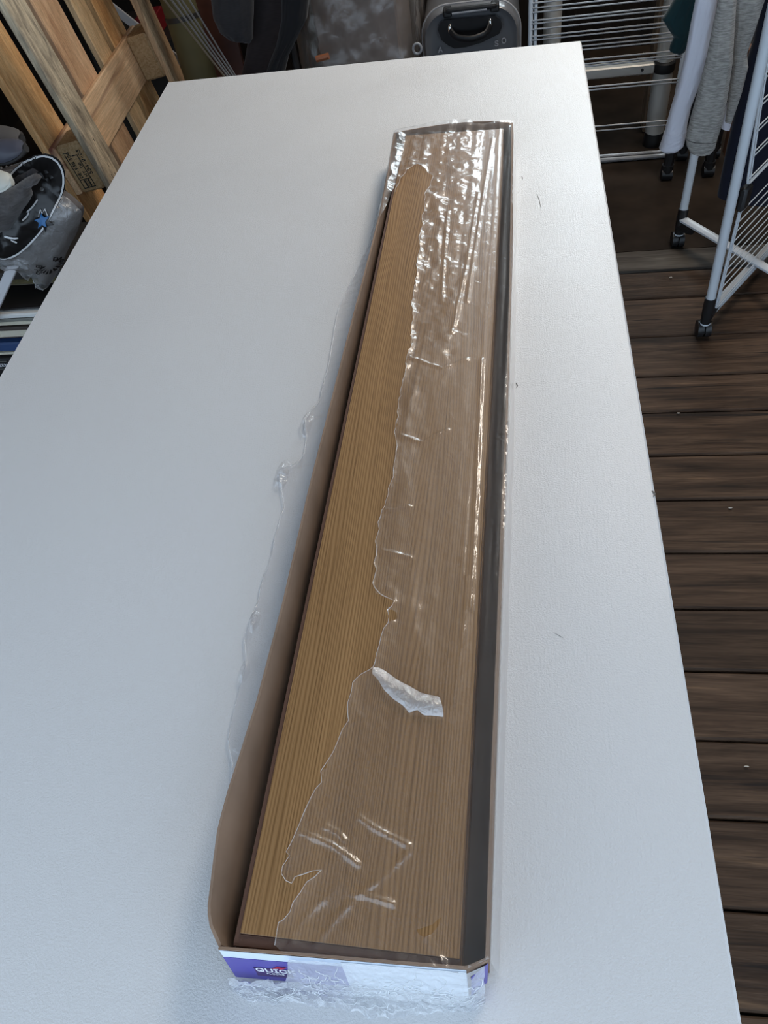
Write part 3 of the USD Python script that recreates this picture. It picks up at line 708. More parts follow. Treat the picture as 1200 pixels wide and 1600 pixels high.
def stamp(m, x, y):                                                  # x up along the block from its lower end, y from the skid side
    m = m.copy(); V = m.vertices
    o = PO + PB * -.0725 + PN * .122 + PS * .0014
    m.vertices = o + np.outer(V[:, 0] + x, SX) + np.outer(V[:, 1] + y, SY) + np.outer(V[:, 2], SN)
    m.fix_normals(); return m


def bar(x0, x1, y0, y1):
    return bev(x0, x1, y0, y1, 0, .0006, .0001)


pa.part('stamp', join(*[stamp(bar(*q), 0, 0) for q in ((.014, .112, .0230, .0254), (.014, .118, .0594, .0618), (.014, .0164, .0235, .0615), (.0396, .0420, .0235, .0615), (.110, .1125, .0235, .042), (.122, .1235, .045, .064))]), M_black_ink, bl, smooth=False)
for txt, x, y, h in (('584-2-03', .050, .0095, .0105), ('HT', .046, .0275, .0095), ('DB', .074, .0275, .0085), ('DE-938 384', .045, .0455, .0095)):
    pa.part('stamp_lettering', stamp(meshkit.text_mesh(txt, h, .0006, True), x, y), M_black_ink, bl, smooth=False)
ears = [bar(.0165, .0385, .0405, .0418)]
for k in range(4):
    for s in (-1, 1):
        e = trimesh.creation.extrude_polygon(Point(0, 0).buffer(1, 6), .0006); e.apply_scale([.0042, .0019, 1])
        e.apply_transform(trimesh.transformations.rotation_matrix(s * .6, [0, 0, 1])); e.apply_translation([.020 + .0055 * k, .0412 + s * .0062, 0]); ears.append(e)
pa.part('stamp_emblem', join(*[stamp(e, 0, 0) for e in ears]), M_black_ink, bl, smooth=False)

# ------------------------------------------------------------------ shelf with shoes, bag and slabs on the left
sh = Thing('shelf_unit', 'low dark shelf unit with a pale grey corner post left of the table', 'shelf', (-1.42, 1.72, 0))
M_dark_board = plain('black_brown_board', (.018, .015, .013), .6)
M_post = plain('pale_grey_post', (.50, .49, .50), .45)
SY0, SY1 = 1.53, 1.74
sh.part('shelf_board', bev(-1.92, -1.01, SY0, SY1, .505, .525), M_dark_board)
sh.part('shelf_board', bev(-1.92, -1.01, SY0, SY1, .19, .21), M_dark_board)
p0, p1 = at(2, 462, .42), aty(22, 415, 1.46)
for x, y in ((-1.90, SY0 + .03), (-1.90, SY1 - .03), (-1.03, SY1 - .03)):
    sh.part('post', bev(x - .015, x + .015, y - .015, y + .015, 0, .505), M_dark_board)
a_, b_ = aty(-12, 487, 1.44), aty(22, 412, 1.47)
sh.part('post', obox((a_ + b_) / 2, unit(b_ - a_), unit(np.cross([0, 1, 0.], unit(b_ - a_))), np.array([0, 1., 0]), (-.12, .085, -.011, .011, -.004, .018), .002), M_post, label='pale grey slanting strut')

def slab(name, label, cat, py0, py1, mat, y=1.46, x1px=90, depth=.26, grp=None, bevel=.003, tilt=0.0):
    zt, zb = aty(20, py0, 1.46)[2], aty(20, py1, 1.46)[2]; x1 = aty(x1px, (py0 + py1) / 2, y)[0]
    m = bev(-.42, 0, 0, depth, zb + .0005, zt - .0005, bevel); m.apply_transform(trimesh.transformations.rotation_matrix(tilt, [0, 0, 1]))
    m.apply_translation([x1, y, 0]); return solo(name, m, mat, label, cat, grp, smooth=False)


M_s_white = plain('white_slab', (.62, .62, .60), .5); M_s_grey = plain('grey_slab', (.16, .16, .14), .6); M_s_cream = plain('cream_slab', (.52, .48, .38), .6)
M_s_blue = plain('navy_blue_slab', (.02, .05, .14), .5); M_s_brown = plain('dark_brown_slab', (.045, .032, .026), .6); M_s_blackbox = plain('black_box_card', (.012, .011, .012), .4)
slab('board_panel', 'thin matte black layer on top of the white board in the left stack', 'board', 487.5, 490.5, M_s_blackbox, y=1.474)  # thin black layer covering the top face of the white board
slab('board_panel', 'white board under the thin matte black layer in the left stack', 'board', 491, 498.5, M_s_white)
slab('board_panel', 'thin dark grey board directly under the white one in the left stack', 'board', 499, 504, M_s_grey)
slab('board_panel', 'thin beige board second from under the white one in the left stack', 'board', 504.5, 511, M_s_cream, y=1.464)
slab('board_panel', 'dark brown board between the thin beige and the thick cream slab', 'board', 512, 517.5, M_s_brown)
slab('binder', 'thick cream folder with rounded edge in the left stack', 'folder', 519, 529.5, M_s_cream, bevel=.007)
slab('board_panel', 'black brown board between the cream folder and the blue book', 'board', 530, 535, M_s_brown, y=1.475)
slab('book', 'thick navy blue book near the bottom of the left stack', 'book', 536, 550, M_s_blue, bevel=.004)
slab('board_panel', 'thin pale board under the navy blue book', 'board', 551, 555, M_s_cream)
bb = Thing('carton_box', 'black box with small white lettering at the bottom of the left stack', 'box', [*aty(30, 572, 1.45)[:2], aty(20, 597, 1.45)[2]])
zt, zb = aty(20, 556.5, 1.46)[2], aty(20, 597, 1.46)[2]; x1 = aty(90, 575, 1.45)[0]
bb.part('box_body', bev(x1 - .42, x1, 1.45, 1.72, zb, zt, .002), M_s_blackbox, smooth=False)
tx = meshkit.text_mesh('SCREEN', .0095, .0005); w_ = tx.bounds[1][0]; q = aty(11.5, 570, 1.449)
bb.part('lettering', frame_to(tx, q - np.array([w_, 0, .0055]), np.array([1, 0, 0.]), np.array([0, 0, 1.]), np.array([0, -1., 0])), M_whiteink, smooth=False, label='small white letters')
for dz in (.012, -.014):
    bb.part('printed_line', bev(q[0] - .09, q[0] + .004, 1.4488, 1.4496, q[2] + dz - .0008, q[2] + dz + .0008, .0002), M_s_grey, smooth=False)
solo('support_block', bev(x1 - .40, x1 - .01, 1.5, 1.72, .2105, zb - .0005, .004), M_dark_board, 'dark block under the black box on the lower shelf', 'block', smooth=False)

# clear plastic bag with printed badge
BY = 1.44


def bagpt(px, py, dy=0): return aty(px, py, BY + dy)


bag_px = [(130, 325), (128, 345), (120, 365), (108, 385), (98, 410), (84, 436), (74, 448), (62, 440), (52, 425), (46, 437), (38, 424), (28, 418), (14, 420), (0, 412), (-25, 408), (-45, 395), (-50, 350), (-40, 300), (-10, 270), (20, 262),
          (50, 268), (75, 280), (88, 290), (100, 300), (108, 306), (118, 315)]
C = np.array([bagpt(*q) for q in bag_px])[:, [0, 2]]
pts, T = fill(C, .009); bd = sh_distance(sh_points(pts), LineString(np.vstack([C, C[:1]])))
q3 = np.c_[pts, 0 * bd]
bulge = .07 * np.sqrt(np.clip(bd / .12, 0, 1)) + (ridge(q3, (16, 22, 1), 2) - .5) * .026 + (ridge(q3, (45, 60, 1), 12) - .5) * .012
front = np.c_[pts[:, 0], BY - bulge, pts[:, 1]]; back = np.c_[pts[:, 0], BY + .004 + .05 * np.sqrt(np.clip(bd / .12, 0, 1)), pts[:, 1]]
bg = Thing('plastic_bag', 'clear crinkled plastic bag with a black badge and blue star lying among shoes', 'plastic bag', [*aty(60, 420, BY)[:2], .525])
M_bagfill = plain('grey_brown_cloth_in_bag', (.12, .095, .082), .7, bump=.6, bscale=60, vary=.4)
bg.part('bag_front', tm(front, T), M_bag, smooth=True)
bg.part('bag_back', tm(back, T[:, ::-1]), M_bag, smooth=True)
inner = np.c_[pts[:, 0], BY + .014 - bulge * .8, pts[:, 1]]
bg.part('contents', tm(inner, T), M_bagfill, smooth=True, label='grey folded cloth seen through the bag')
tree = cKDTree(pts)


def on_bag(m2, lift=.0022):                                          # drape a flat print (x, z in the bag's plane) on the bag's bulge
    V = m2.vertices; d, i = tree.query(V[:, [0, 1]], k=4); wgt = 1 / (d + 1e-4); y = (front[i, 1] * wgt).sum(1) / wgt.sum(1)
    m = trimesh.Trimesh(np.c_[V[:, 0], y - lift - V[:, 2], V[:, 1]], m2.faces, process=False); m.fix_normals(); return m


def shape_on_bag(px, lift=.002, step=.006):
    C2 = np.array([bagpt(*q, -.055) for q in px])[:, [0, 2]]; a, t = fill(C2, step); return on_bag(tm(np.c_[a, 0 * a[:, 0]], t), lift)


ang = np.linspace(0, 2 * np.pi, 60)


def ring_px(cx, cy, a, b, rot, sc=1.0):
    c, s = math.cos(rot), math.sin(rot)
    return [(cx + sc * (a * math.cos(t) * c - b * math.sin(t) * s), cy + sc * (a * math.cos(t) * s + b * math.sin(t) * c)) for t in ang[:-1]]


M_print_black = plain('glossy_black_print', (.010, .009, .009), .3); M_print_white = plain('white_print', (.62, .62, .62), .4); M_print_blue = plain('blue_print', (.01, .12, .32), .35)
EL = (30, 330, 82, 48, -.95)
bg.part('badge', shape_on_bag(ring_px(*EL), .003), M_print_black, label='black oval badge')


def strip_on_bag(px, wpx, lift):
    C2 = LineString(px).buffer(wpx).exterior.coords; return shape_on_bag(list(C2), lift, .004)


rp = ring_px(*EL, sc=.955); k0 = int(np.argmin([x for x, y in rp]))
rp = rp[k0:] + rp[:k0]
bg.part('badge_outline', strip_on_bag(rp[6:-2], 1.5, .0055), M_print_white, label='white outline of the badge')
star = lambda cx, cy, R, r, rot: [(cx + (R if k % 2 == 0 else r) * math.sin(rot + k * math.pi / 5), cy - (R if k % 2 == 0 else r) * math.cos(rot + k * math.pi / 5)) for k in range(10)]
bg.part('star_shadow', shape_on_bag(star(71, 347, 15, 6.0, .5), .0065, .003), M_print_black)
bg.part('star', shape_on_bag(star(67, 343, 12, 5.4, -.15), .009, .003), M_print_blue, label='blue five-pointed star')
bg.part('star_outline', strip_on_bag([(61, 337), (63, 327), (66, 333), (69, 328), (75, 338)], .5, .0085), M_print_white)
for k, (x0, y0, x1, y1) in enumerate(((43, 330, 56, 316), (38, 340, 46, 331), (14, 360, 33, 364), (24, 366, 31, 371), (-6, 362, 5, 361))):
    bg.part('badge_mark', strip_on_bag([(x0, y0), ((x0 + x1) / 2 + 1, (y0 + y1) / 2 + 1), (x1, y1)], 1.3, .0055), M_print_white)
cx, cy = 76, 421
for word, a0, da, rr in (('BAG', 2.60, -.40, 15), ('BACK', -.15 + 1.1, -.40, 15)):
    for k, ch in enumerate(word):
        a = a0 + (k * .40 if word == 'BAG' else -k * .40) * (1 if word == 'BAG' else 1)
        g = meshkit.text_mesh(ch, .0105, .0001, True); g.vertices[:, :2] -= g.bounds.mean(0)[:2]
        c = bagpt(cx + rr * math.cos(a), cy - rr * math.sin(a), -.045); th = a - np.pi / 2 if word == 'BACK' else a + np.pi / 2
        g.vertices[:, :2] = g.vertices[:, :2] @ np.array([[math.cos(th), math.sin(th)], [-math.sin(th), math.cos(th)]]) + [c[0], c[2]]
        g.vertices[:, 2] = 0
        bg.part('lettering', on_bag(g, .004), M_print_black, smooth=False)
for k in range(9):
    a = np.pi * (1.0 + k / 8.6)
    pp = [(cx + 7 * math.cos(a), cy - 7 * math.sin(a)), (cx + 15 * math.cos(a - .13), cy - 15 * math.sin(a - .13)), (cx + 15 * math.cos(a + .13), cy - 15 * math.sin(a + .13))]
    bg.part('ray_mark', shape_on_bag(pp, .004, .003), M_print_black)
crr = np.random.default_rng(23); tr_ = []
for _ in range(34):
    c_ = pts[crr.integers(len(pts))]; th = crr.uniform(0, 6.28); P_ = []
    if c_[1] > .60: continue
    for _k in range(int(crr.uniform(6, 22))):
        c_ = c_ + .004 * np.array([math.cos(th), math.sin(th)]); th += crr.normal(0, .3); d_, i_ = tree.query(c_)
        if d_ > .008: break
        P_.append([c_[0], front[i_, 1] - .0012, c_[1]])
    if len(P_) > 4: tr_.append(tube(P_, crr.uniform(.0004, .0010), 5))
bg.part('bag_crease', join(*tr_), M_crease_glint, smooth=True, kind='stuff', label='white tubes standing in for glints on the clear plastic')  # glints on the bag front, painted as white tubes
solo('cloth_roll', loft([[[x, 1.60 + .055 * math.cos(t) * (1 + .05 * nz([x, t, 1], (9, 1, 1))), .484 + .019 * math.sin(t) * (1 + .05 * nz([x, t, 4], (9, 1, 1)))] for t in np.linspace(0, 2 * np.pi, 24)[:-1]] for x in np.linspace(-1.5, -1.04, 20)]),
     cloth('olive_cloth', (.09, .075, .035), vary=.2), 'rolled olive brown cloth below the plastic bag', 'cloth')


# shoes
M_sh_dark = cloth('dark_grey_canvas', (.035, .034, .036), vary=.2); M_sh_grey = plain('grey_suede', (.10, .09, .085), .8, bump=.4, bscale=300); M_sh_blue = plain('blue_grey_leather', (.085, .088, .115), .45)
M_rubber_w = plain('off_white_rubber', (.55, .54, .48), .5, vary=.1); M_rubber_d = plain('dark_rubber', (.03, .028, .028), .6); M_teal_bit = plain('blue_green_plastic', (.02, .14, .22), .4)


def shoe(label, o, d, n, upper, sole, Ls=.27, group=None):
    """o heel, d towards the toe, n up out of the sole"""
    o, d, n = np.asarray(o, float), unit(d), np.asarray(n, float); n = unit(n - d * (n @ d)); s_ = np.cross(n, d)
    t = Thing('shoe', label, 'shoe', o); F = Ls / .27
    prof = [(0, .030 * F), (.08, .036 * F), (.3, .036 * F), (.5, .036 * F), (.7, .047 * F), (.85, .045 * F), (.95, .032 * F), (1.0, .012 * F)]
    xs_ = np.linspace(0, 1, 18); hw = np.interp(xs_, [p[0] for p in prof], [p[1] for p in prof])
    R = [[o + d * Ls * x + s_ * w * math.cos(a) + n * F * (.012 + .012 * math.sin(a)) for a in np.linspace(0, 2 * np.pi, 17)[:-1]] for x, w in zip(xs_, hw)]
    t.part('sole', loft(R), sole)
    top = np.interp(xs_, [0, .06, .3, .45, .6, .8, .95, 1.0], [.085 * F, .098 * F, .080 * F, .092 * F, .070 * F, .052 * F, .036 * F, .020 * F])
    R = [[o + d * Ls * (x * .98 + .005) + s_ * w * .93 * math.cos(a) + n * (.020 * F + (h - .020 * F) * (math.sin(a) if math.sin(a) > 0 else .1 * math.sin(a))) for a in np.linspace(0, 2 * np.pi, 17)[:-1]] for x, w, h in zip(xs_, hw, top)]
    t.part('upper', loft(R), upper)
    R = [[o + d * Ls * (.20 + .15 * math.cos(b)) + s_ * .026 * F * math.sin(b) + n * F * (.092 + .004 * math.cos(2 * b)) + .006 * F * (unit(d * math.cos(b) + s_ * math.sin(b)) * math.cos(a) + n * math.sin(a)) for a in np.linspace(0, 2 * np.pi, 9)[:-1]] for b in np.linspace(0, 2 * np.pi, 25)]
    t.part('collar', loft(R, False), sole if sole is not M_rubber_w else M_rubber_w)
    for x in (.5, .58, .66):
        h = np.interp(x, [.45, .6, .8], [.092 * F, .070 * F, .052 * F])
        t.part('lace', tube([o + d * Ls * x + s_ * .022 * F * q_ + n * (h - .010 * F * q_ * q_ + .002) for q_ in (-1, -.5, 0, .5, 1)], .0025, 6), M_rubber_d if upper is not M_sh_dark else M_sh_grey)
    return t


def sp(px, py, y): return aty(px, py, y)


def shoe_px(label, a, b, n, upper, sole):
    a, b = sp(*a), sp(*b); shoe(label, a, b - a, n, upper, sole, float(np.linalg.norm(b - a)))


shoe_px('white soled sneaker lying uppermost at the left frame edge', (-70, 285, 1.37), (23, 288, 1.35), [.1, -.5, .9], M_rubber_w, M_rubber_w)
shoe_px('blue grey leather shoe with toe pointing right in the shoe heap', (-45, 262, 1.70), (46, 236, 1.68), [.1, -.35, .9], M_sh_blue, M_rubber_d)
shoe_px('large grey suede shoe at the top of the shoe heap', (-70, 236, 1.86), (40, 222, 1.84), [0, -.2, 1], M_sh_grey, M_rubber_d)
shoe_px('dark canvas shoe under the blue grey one in the heap', (-20, 300, 1.57), (58, 262, 1.62), [.1, -.5, .8], M_sh_dark, M_rubber_d)


def crumple(name, label, px, y, mat, amp=.022, sc=(22, 30), seed=0, thick=.03):
    """a rumpled piece of cloth: closed body over a traced outline in the plane y"""
    C_ = np.array([aty(*q_, y) for q_ in px])[:, [0, 2]]; a, t = fill(C_, .006); d = sh_distance(sh_points(a), LineString(np.vstack([C_, C_[:1]])))
    e = np.sqrt(np.clip(d / .03, 0, 1)); q_ = np.c_[a, 0 * d]
    f = y - e * (thick + amp * 2 * (ridge(q_ + nz(q_, (12, 12, 1), seed)[:, None] * .03, (*sc, 1), seed) - .5)); bk = y + e * thick * .5
    n = len(a); m = trimesh.Trimesh(np.vstack([np.c_[a[:, 0], f, a[:, 1]], np.c_[a[:, 0], bk, a[:, 1]]]), np.vstack([t, t[:, ::-1] + n]), process=False)
    m.merge_vertices(); m.fix_normals(); solo(name, m, mat, label, 'cloth', smooth=50)


crumple('cloth', 'crumpled grey cloth folded across the black badge of the plastic bag', [(-40, 306), (-5, 302), (20, 292), (40, 278), (56, 270), (66, 276), (58, 288), (48, 292), (52, 302), (46, 314), (36, 328), (27, 343), (16, 358), (-5, 364), (-40, 366)], 1.335, cloth('grey_brown_cloth', (.075, .068, .066), vary=.2), .016, (24, 34), 3)
crumple('cloth', 'dark crumpled cloth lying under the white soled sneaker', [(-40, 280), (10, 284), (34, 272), (52, 262), (60, 268), (46, 284), (28, 296), (0, 306), (-40, 312)], 1.385, M_cl_char, .014, (30, 30), 8, .02)
solo('tag', loft([[[*(sp(74 + 12 * s, 277 - 4 * s, 1.60) + np.array([0, .008 * math.cos(a), (.010 + .003 * s) * math.sin(a)]))] for a in np.linspace(0, 2 * np.pi, 12)[:-1]] for s in np.linspace(-.3, .8, 8)]), M_teal_bit, 'small blue plastic tag beside the pallet edge', 'tag')
heap = [[[x, y, .531 + .12 * np.clip(1 - ((x + 1.58) / .29) ** 4, 0, 1) * np.clip(1 - ((y - 1.64) / .10) ** 4, 0, 1) + .03 * nz([x, y, 0], (14, 14, 1)) * np.clip(1 - ((x + 1.58) / .29) ** 4, 0, 1) * np.clip(1 - ((y - 1.64) / .10) ** 4, 0, 1)] for y in np.linspace(1.54, 1.74, 30)] for x in np.linspace(-1.88, -1.28, 40)]
solo('blanket', solid_sheet(heap, .006), M_cl_char, 'dark crumpled blanket on the shelf under the shoes', 'blanket')

# ------------------------------------------------------------------ clothes rack on castors, at the right
AD = unit([.60, .80, 0]); BD = unit([.57, -.82, 0])
rk = Thing('drying_rack', 'white tube drying rack on black castors hung with clothes at the right', 'drying rack', (.72, 2.05, 0))
nA, nB = at(1106, 487, .085), at(1064, 348, .085)                    # the two corners in view
fA, fB = nA + AD * .56, nB + BD * .58
up_n = unit(aty(1198, 60, nA[1] + .03) - nA); up_f = unit(aty(1087, 232, nB[1] + .02) - nB)
TOPZ = 1.32
legs = []
for o, d in ((nA, up_n), (nB, up_f), (fA, unit([-.1, 0, 1])), (fB, unit([-.1, 0, 1]))):
    e = o + d * ((TOPZ - o[2]) / d[2]); legs.append((o, e))
    rk.part('leg', tube([o + d * .03, e], .0125, 14), M_white_coat)
rk.part('top_rail', tube(arc_path([legs[0][1], legs[1][1]], .03), .0115, 10), M_white_coat)
rk.part('top_rail', tube(arc_path([legs[2][1], legs[3][1]], .03), .0115, 10), M_white_coat)
rk.part('top_rail', tube([legs[0][1], legs[3][1]], .0115, 10), M_white_coat)
rk.part('top_rail', tube([legs[1][1], legs[2][1]], .0115, 10), M_white_coat)
rk.part('base_bar', tube([nA + [0, 0, -.012], fA + [0, 0, -.012]], .0095, 10, flat=1.5, up=[0, 0, 1]), M_white_coat)
rk.part('base_bar', tube([nB + [0, 0, .014], fB + [0, 0, .014]], .0095, 10, flat=1.5, up=[0, 0, 1]), M_white_coat)
for o, d, a in ((nA, up_n, AD), (nB, up_f, BD), (fA, unit([-.1, 0, 1]), -AD), (fB, unit([-.1, 0, 1]), -BD)):
    j = rk.part('corner_joint', join(tube([o + [0, 0, -.035], o, o + d * .045], [.014, .016, .0155], 12), tube([o + [0, 0, -.012], o + a * .05 + [0, 0, -.004]], [.017, .0125], 10),
                hull([o + [0, 0, -.03], o + d * .04, o + a * .05, o + a * .05 + [0, 0, -.012]])), M_black)
    rk.part('collar_ring', tube([o + [0, 0, -.0395], o + [0, 0, -.0350]], .0145, 12), M_white_coat, j)
    cs = rk.part('castor', join(tube([o + [0, 0, -.062], o + [0, 0, -.039]], .0105, 10), bev(o[0] - .014, o[0] + .014, o[1] - .016, o[1] + .016, o[2] - .068, o[2] - .052, .004)), M_black)
    wl = trimesh.creation.cylinder(.024, .016, sections=20); wl.apply_transform(trimesh.transformations.rotation_matrix(np.pi / 2, [0, 1, 0]))
    for s in (-.010, .010):
        w2_ = wl.copy(); w2_.apply_translation([o[0] + s, o[1] + .004, .0245]); rk.part('wheel', w2_, M_black, cs)


def wire_shelf(c, d_up, d_side, hgt, wid, ys, name):
    """a folded-down wire shelf hanging from the near leg: c lower corner"""
    t_ = c + d_up * hgt; e = c + d_side * wid; e2 = t_ + d_side * wid
    fr_ = rk.part(name, tube(arc_path([t_, c, e, e2], .018), .0032, 8), M_white_coat)
    rk.part('inner_rod', tube([t_ + d_side * .012, c + d_side * .014 + d_up * .01], .0024, 6), M_white_coat, fr_)
    for y in ys:
        rk.part('wire', tube([c + d_up * y, c + d_up * y + d_side * wid], .0016, 6), M_white_coat, fr_)


c1 = aty(1117, 484, nA[1] + .008); u1 = unit(aty(1155, 331, nA[1] + .03) - c1)
h1 = float(np.linalg.norm(aty(1155, 331, nA[1] + .03) - c1))
wire_shelf(c1, u1, unit([.60, .80, .03]), h1, .53, np.linspace(.03, .97, 11) * h1, 'shelf_frame')
c2 = aty(1167, 290, nA[1] + .03); u2 = unit(aty(1204, 45, nA[1] + .055) - c2)
h2 = float(np.linalg.norm(aty(1204, 45, nA[1] + .055) - c2))
wire_shelf(c2, u2, unit([.60, .80, .03]), h2, .53, np.array([.015, .04, .19, .22, .36, .39, .53, .56, .70, .73, .87, .9]) * h2, 'shelf_frame')
jc = (c1 + u1 * h1 + c2) / 2
rk.part('hinge_clip', obox(jc + AD * .004, AD, np.cross(u1, AD), u1, (-.016, .022, -.010, .010, -.030, .032), .006), M_black)


def garment(name, label, cat, rows, y, mat, depth=.022, fold=.12, nf=3, seed=0, n=56, group=None, top=None, cuff=None, ang=0.0):
    """hanging cloth: rows of (left pixel, right pixel) give its outline in the vertical plane y; a closed, folded, hollow-looking body"""
    Ls_ = np.array([aty(*a, y) for a, b in rows]); Rs_ = np.array([aty(*b, y) for a, b in rows])
    if top is not None:                                              # carry on upwards, out of the picture
        Ls_ = np.vstack([Ls_[0] + (Ls_[0] - Ls_[1]) * (top / max(1e-3, (Ls_[0] - Ls_[1])[2])), Ls_]); Rs_ = np.vstack([Rs_[0] + (Rs_[0] - Rs_[1]) * (top / max(1e-3, (Rs_[0] - Rs_[1])[2])), Rs_])
    k0 = np.linspace(0, 1, len(Ls_)); k = np.linspace(0, 1, 46)
    A = np.stack([np.interp(k, k0, Ls_[:, i]) for i in range(3)], -1); B = np.stack([np.interp(k, k0, Rs_[:, i]) for i in range(3)], -1)
    rings = []
    for i in range(len(k)):
        c, h = (A[i] + B[i]) / 2, (B[i] - A[i]) / 2; w = np.linalg.norm(h); X = h / w; row = []
        for t in np.arange(n) * 2 * np.pi / n:
            f = 1 + fold * nz([k[i] * 2.2, math.cos(t) * nf, math.sin(t) * nf + seed], (1, 1, 1)) * (abs(math.sin(t)))
            wr = .003 * nz([k[i] * 14, math.cos(t) * 3, math.sin(t) * 3 + seed], (1, 1, 1))
            row.append(c + X * w * math.cos(t) + np.array([0, -1., 0]) * ((min(depth, w * .8) * f + wr) * math.copysign(abs(math.sin(t)) ** .8, math.sin(t)) - .35 * w * ang * math.cos(t)))
        rings.append(row)
    return loft(rings)


def hang(name, label, cat, m, mat, parts=(), group=None):
    if not parts: return solo(name, m, mat, label, cat, group, smooth=50)
    t = Thing(name, label, cat, [*m.vertices.mean(0)[:2], m.vertices[:, 2].min()], group=group); t.part(parts[0][0], m, mat, smooth=50)
    for nm, mm, mt in parts[1:]: t.part(nm, mm, mt, smooth=50)
    return t


YS = 2.08
ws = garment('', '', '', [((1088, -5), (1122, -5)), ((1079, 40), (1114, 40)), ((1070, 90), (1108, 88)), ((1060, 130), (1094, 130)), ((1048, 170), (1080, 165)), ((1040, 200), (1074, 192)), ((1038, 209), (1073, 204))], YS, None, .024, .2, 2.5, 1, top=.35)
wc = garment('', '', '', [((1038, 207), (1073, 203)), ((1034, 220), (1071, 214)), ((1030, 232), (1068, 226)), ((1036, 237), (1060, 234))], YS, None, .026, .06, 2, 2)
hang('shirt', 'white shirt with buttoned cuff hanging between the teal and the grey garments', 'shirt', ws, M_cl_white, (('sleeve',), ('cuff', wc, M_cl_white)))
gs = garment('', '', '', [((1124, -5), (1151, -5)), ((1114, 40), (1148, 40)), ((1104, 92), (1145, 94)), ((1089, 150), (1137, 150)), ((1079, 185), (1130, 186)), ((1072, 215), (1120, 218))], YS - .05, None, .024, .16, 3, 5, top=.35)
gc = garment('', '', '', [((1072, 217), (1120, 219)), ((1073, 228), (1117, 230)), ((1078, 237), (1110, 238))], YS - .05, None, .024, .16, 4, 6)
hang('sweatshirt', 'grey melange sweatshirt hanging nearest to the white rack leg', 'sweatshirt', gs, M_cl_grey, (('sleeve',), ('cuff', gc, M_cl_grey),
     ('body', garment('', '', '', [((1149, -5), (1196, -5)), ((1149, 40), (1180, 45)), ((1147, 80), (1167, 84)), ((1146, 100), (1169, 104)), ((1140, 140), (1159, 144)), ((1133, 190), (1143, 192))], YS + .03, None, .02, .2, 3, 8, top=.35), M_cl_grey)))
sc_ = garment('', '', '', [((1137, 160), (1150, 160)), ((1131, 182), (1145, 184)), ((1127, 200), (1140, 203))], YS + .12, None, .015, .1, 2, 9)
solo('shirt_cuff', sc_, M_cl_white, 'second white cuff showing below the grey sweatshirt body', 'shirt', smooth=50)
nv = garment('', '', '', [((1192, -5), (1262, -5)), ((1178, 60), (1255, 60)), ((1162, 110), (1248, 110)), ((1150, 170), (1238, 175)), ((1136, 230), (1226, 240)), ((1126, 280), (1214, 292)), ((1121, 306), (1200, 318))], YS + .16, None, .03, .3, 3, 12, top=.35)
solo('trousers', nv, M_cl_navy, 'very dark navy trousers hanging behind the near white rack leg', 'trousers', smooth=50)
te = garment('', '', '', [((1056, -6), (1090, -6)), ((1046, 12), (1088, 12)), ((1035, 30), (1084, 30)), ((1044, 45), (1080, 45)), ((1053, 58), (1077, 58)), ((1047, 72), (1074, 70)), ((1046, 79), (1070, 80)), ((1056, 84), (1064, 85))], YS + .10, None, .02, .3, 3, 15, top=.3)
solo('jacket', te, M_cl_teal, 'dark teal garment hem hanging left of the white shirt', 'jacket', smooth=50)

# small dark stool with castors and a brown block behind the clothes
stl = Thing('stool', 'black stool with small castor feet half hidden behind the clothes', 'stool', (.66, 2.72, 0))
for (px, py), lean in zip(((1041, 274), (1106, 268)), (.10, -.06)):
    o = at(px, py, .02)
    stl.part('leg', tube([o + [0, 0, .025], o + [lean * .3, .02, .42]], [.017, .020], 10), M_black); stl.part('castor', join(tube([o + [-.018, 0, .006], o + [.018, 0, .006]], .021, 14), tube([o + [0, 0, .006], o + [0, 0, .04]], .02, 10)), M_black)
for o in (np.array([.64, 2.775, .02]), np.array([.75, 2.775, .02])):
    stl.part('leg', tube([o + [0, 0, .025], o + [0, -.03, .42]], [.017, .020], 10), M_black); stl.part('castor', join(tube([o + [-.018, 0, .006], o + [.018, 0, .006]], .021, 14), tube([o + [0, 0, .006], o + [0, 0, .04]], .02, 10)), M_black)
stl.part('seat', bev(.615, .77, 2.66, 2.80, .42, .46, .012), M_black)
q = at(1132, 262, .02)
M_tan = wood('reddish_wood', [(.3, (.10, .042, .02)), (.7, (.20, .09, .045))], axis=2, scale=30, rand=0)
solo('wooden_post', bev(q[0] + .02, q[0] + .065, q[1] + .10, q[1] + .14, .0, .36), M_tan, 'reddish brown wooden post behind the dark stool', 'post')

# ------------------------------------------------------------------ folded rack and ladder at the back
FY = 2.80
fr2 = Thing('folded_drying_rack', 'grey wire drying rack folded upright against the ladder at the back', 'drying rack', (.36, FY, 0))
xa, xb = aty(829, 40, FY)[0], .595
for x, r in ((xa, .0075), (xa + .016, .0055), (xb, .0075)):
    fr2.part('upright', tube([[x, FY, .012], [x, FY, 1.05]], r, 10), M_white_coat)
for k, py in enumerate((-62, -55, -38, -30, -14, -6, 1, 14, 19, 28, 39, 45, 55, 62, 68, 84, 91, 95, 128, 133, 191, 198)):
    z = aty(999, py, FY)[2]
    fr2.part('wire', tube([[xa, FY - .004, z], [xb, FY - .004, z]], .0027, 7), M_galv)
for z, y in ((.018, FY - .012), (.018, FY + .014)):
    fr2.part('foot_bar', tube([[xa, y, z], [xb, y, z]], .008, 10), M_galv)
ld = Thing('ladder', 'telescopic aluminium ladder with black collars standing behind the grey wire rack', 'ladder', (.38, 2.90, 0))
LY = 2.90
lx = [aty(863, 40, LY)[0], aty(1029, 160, LY)[0]]
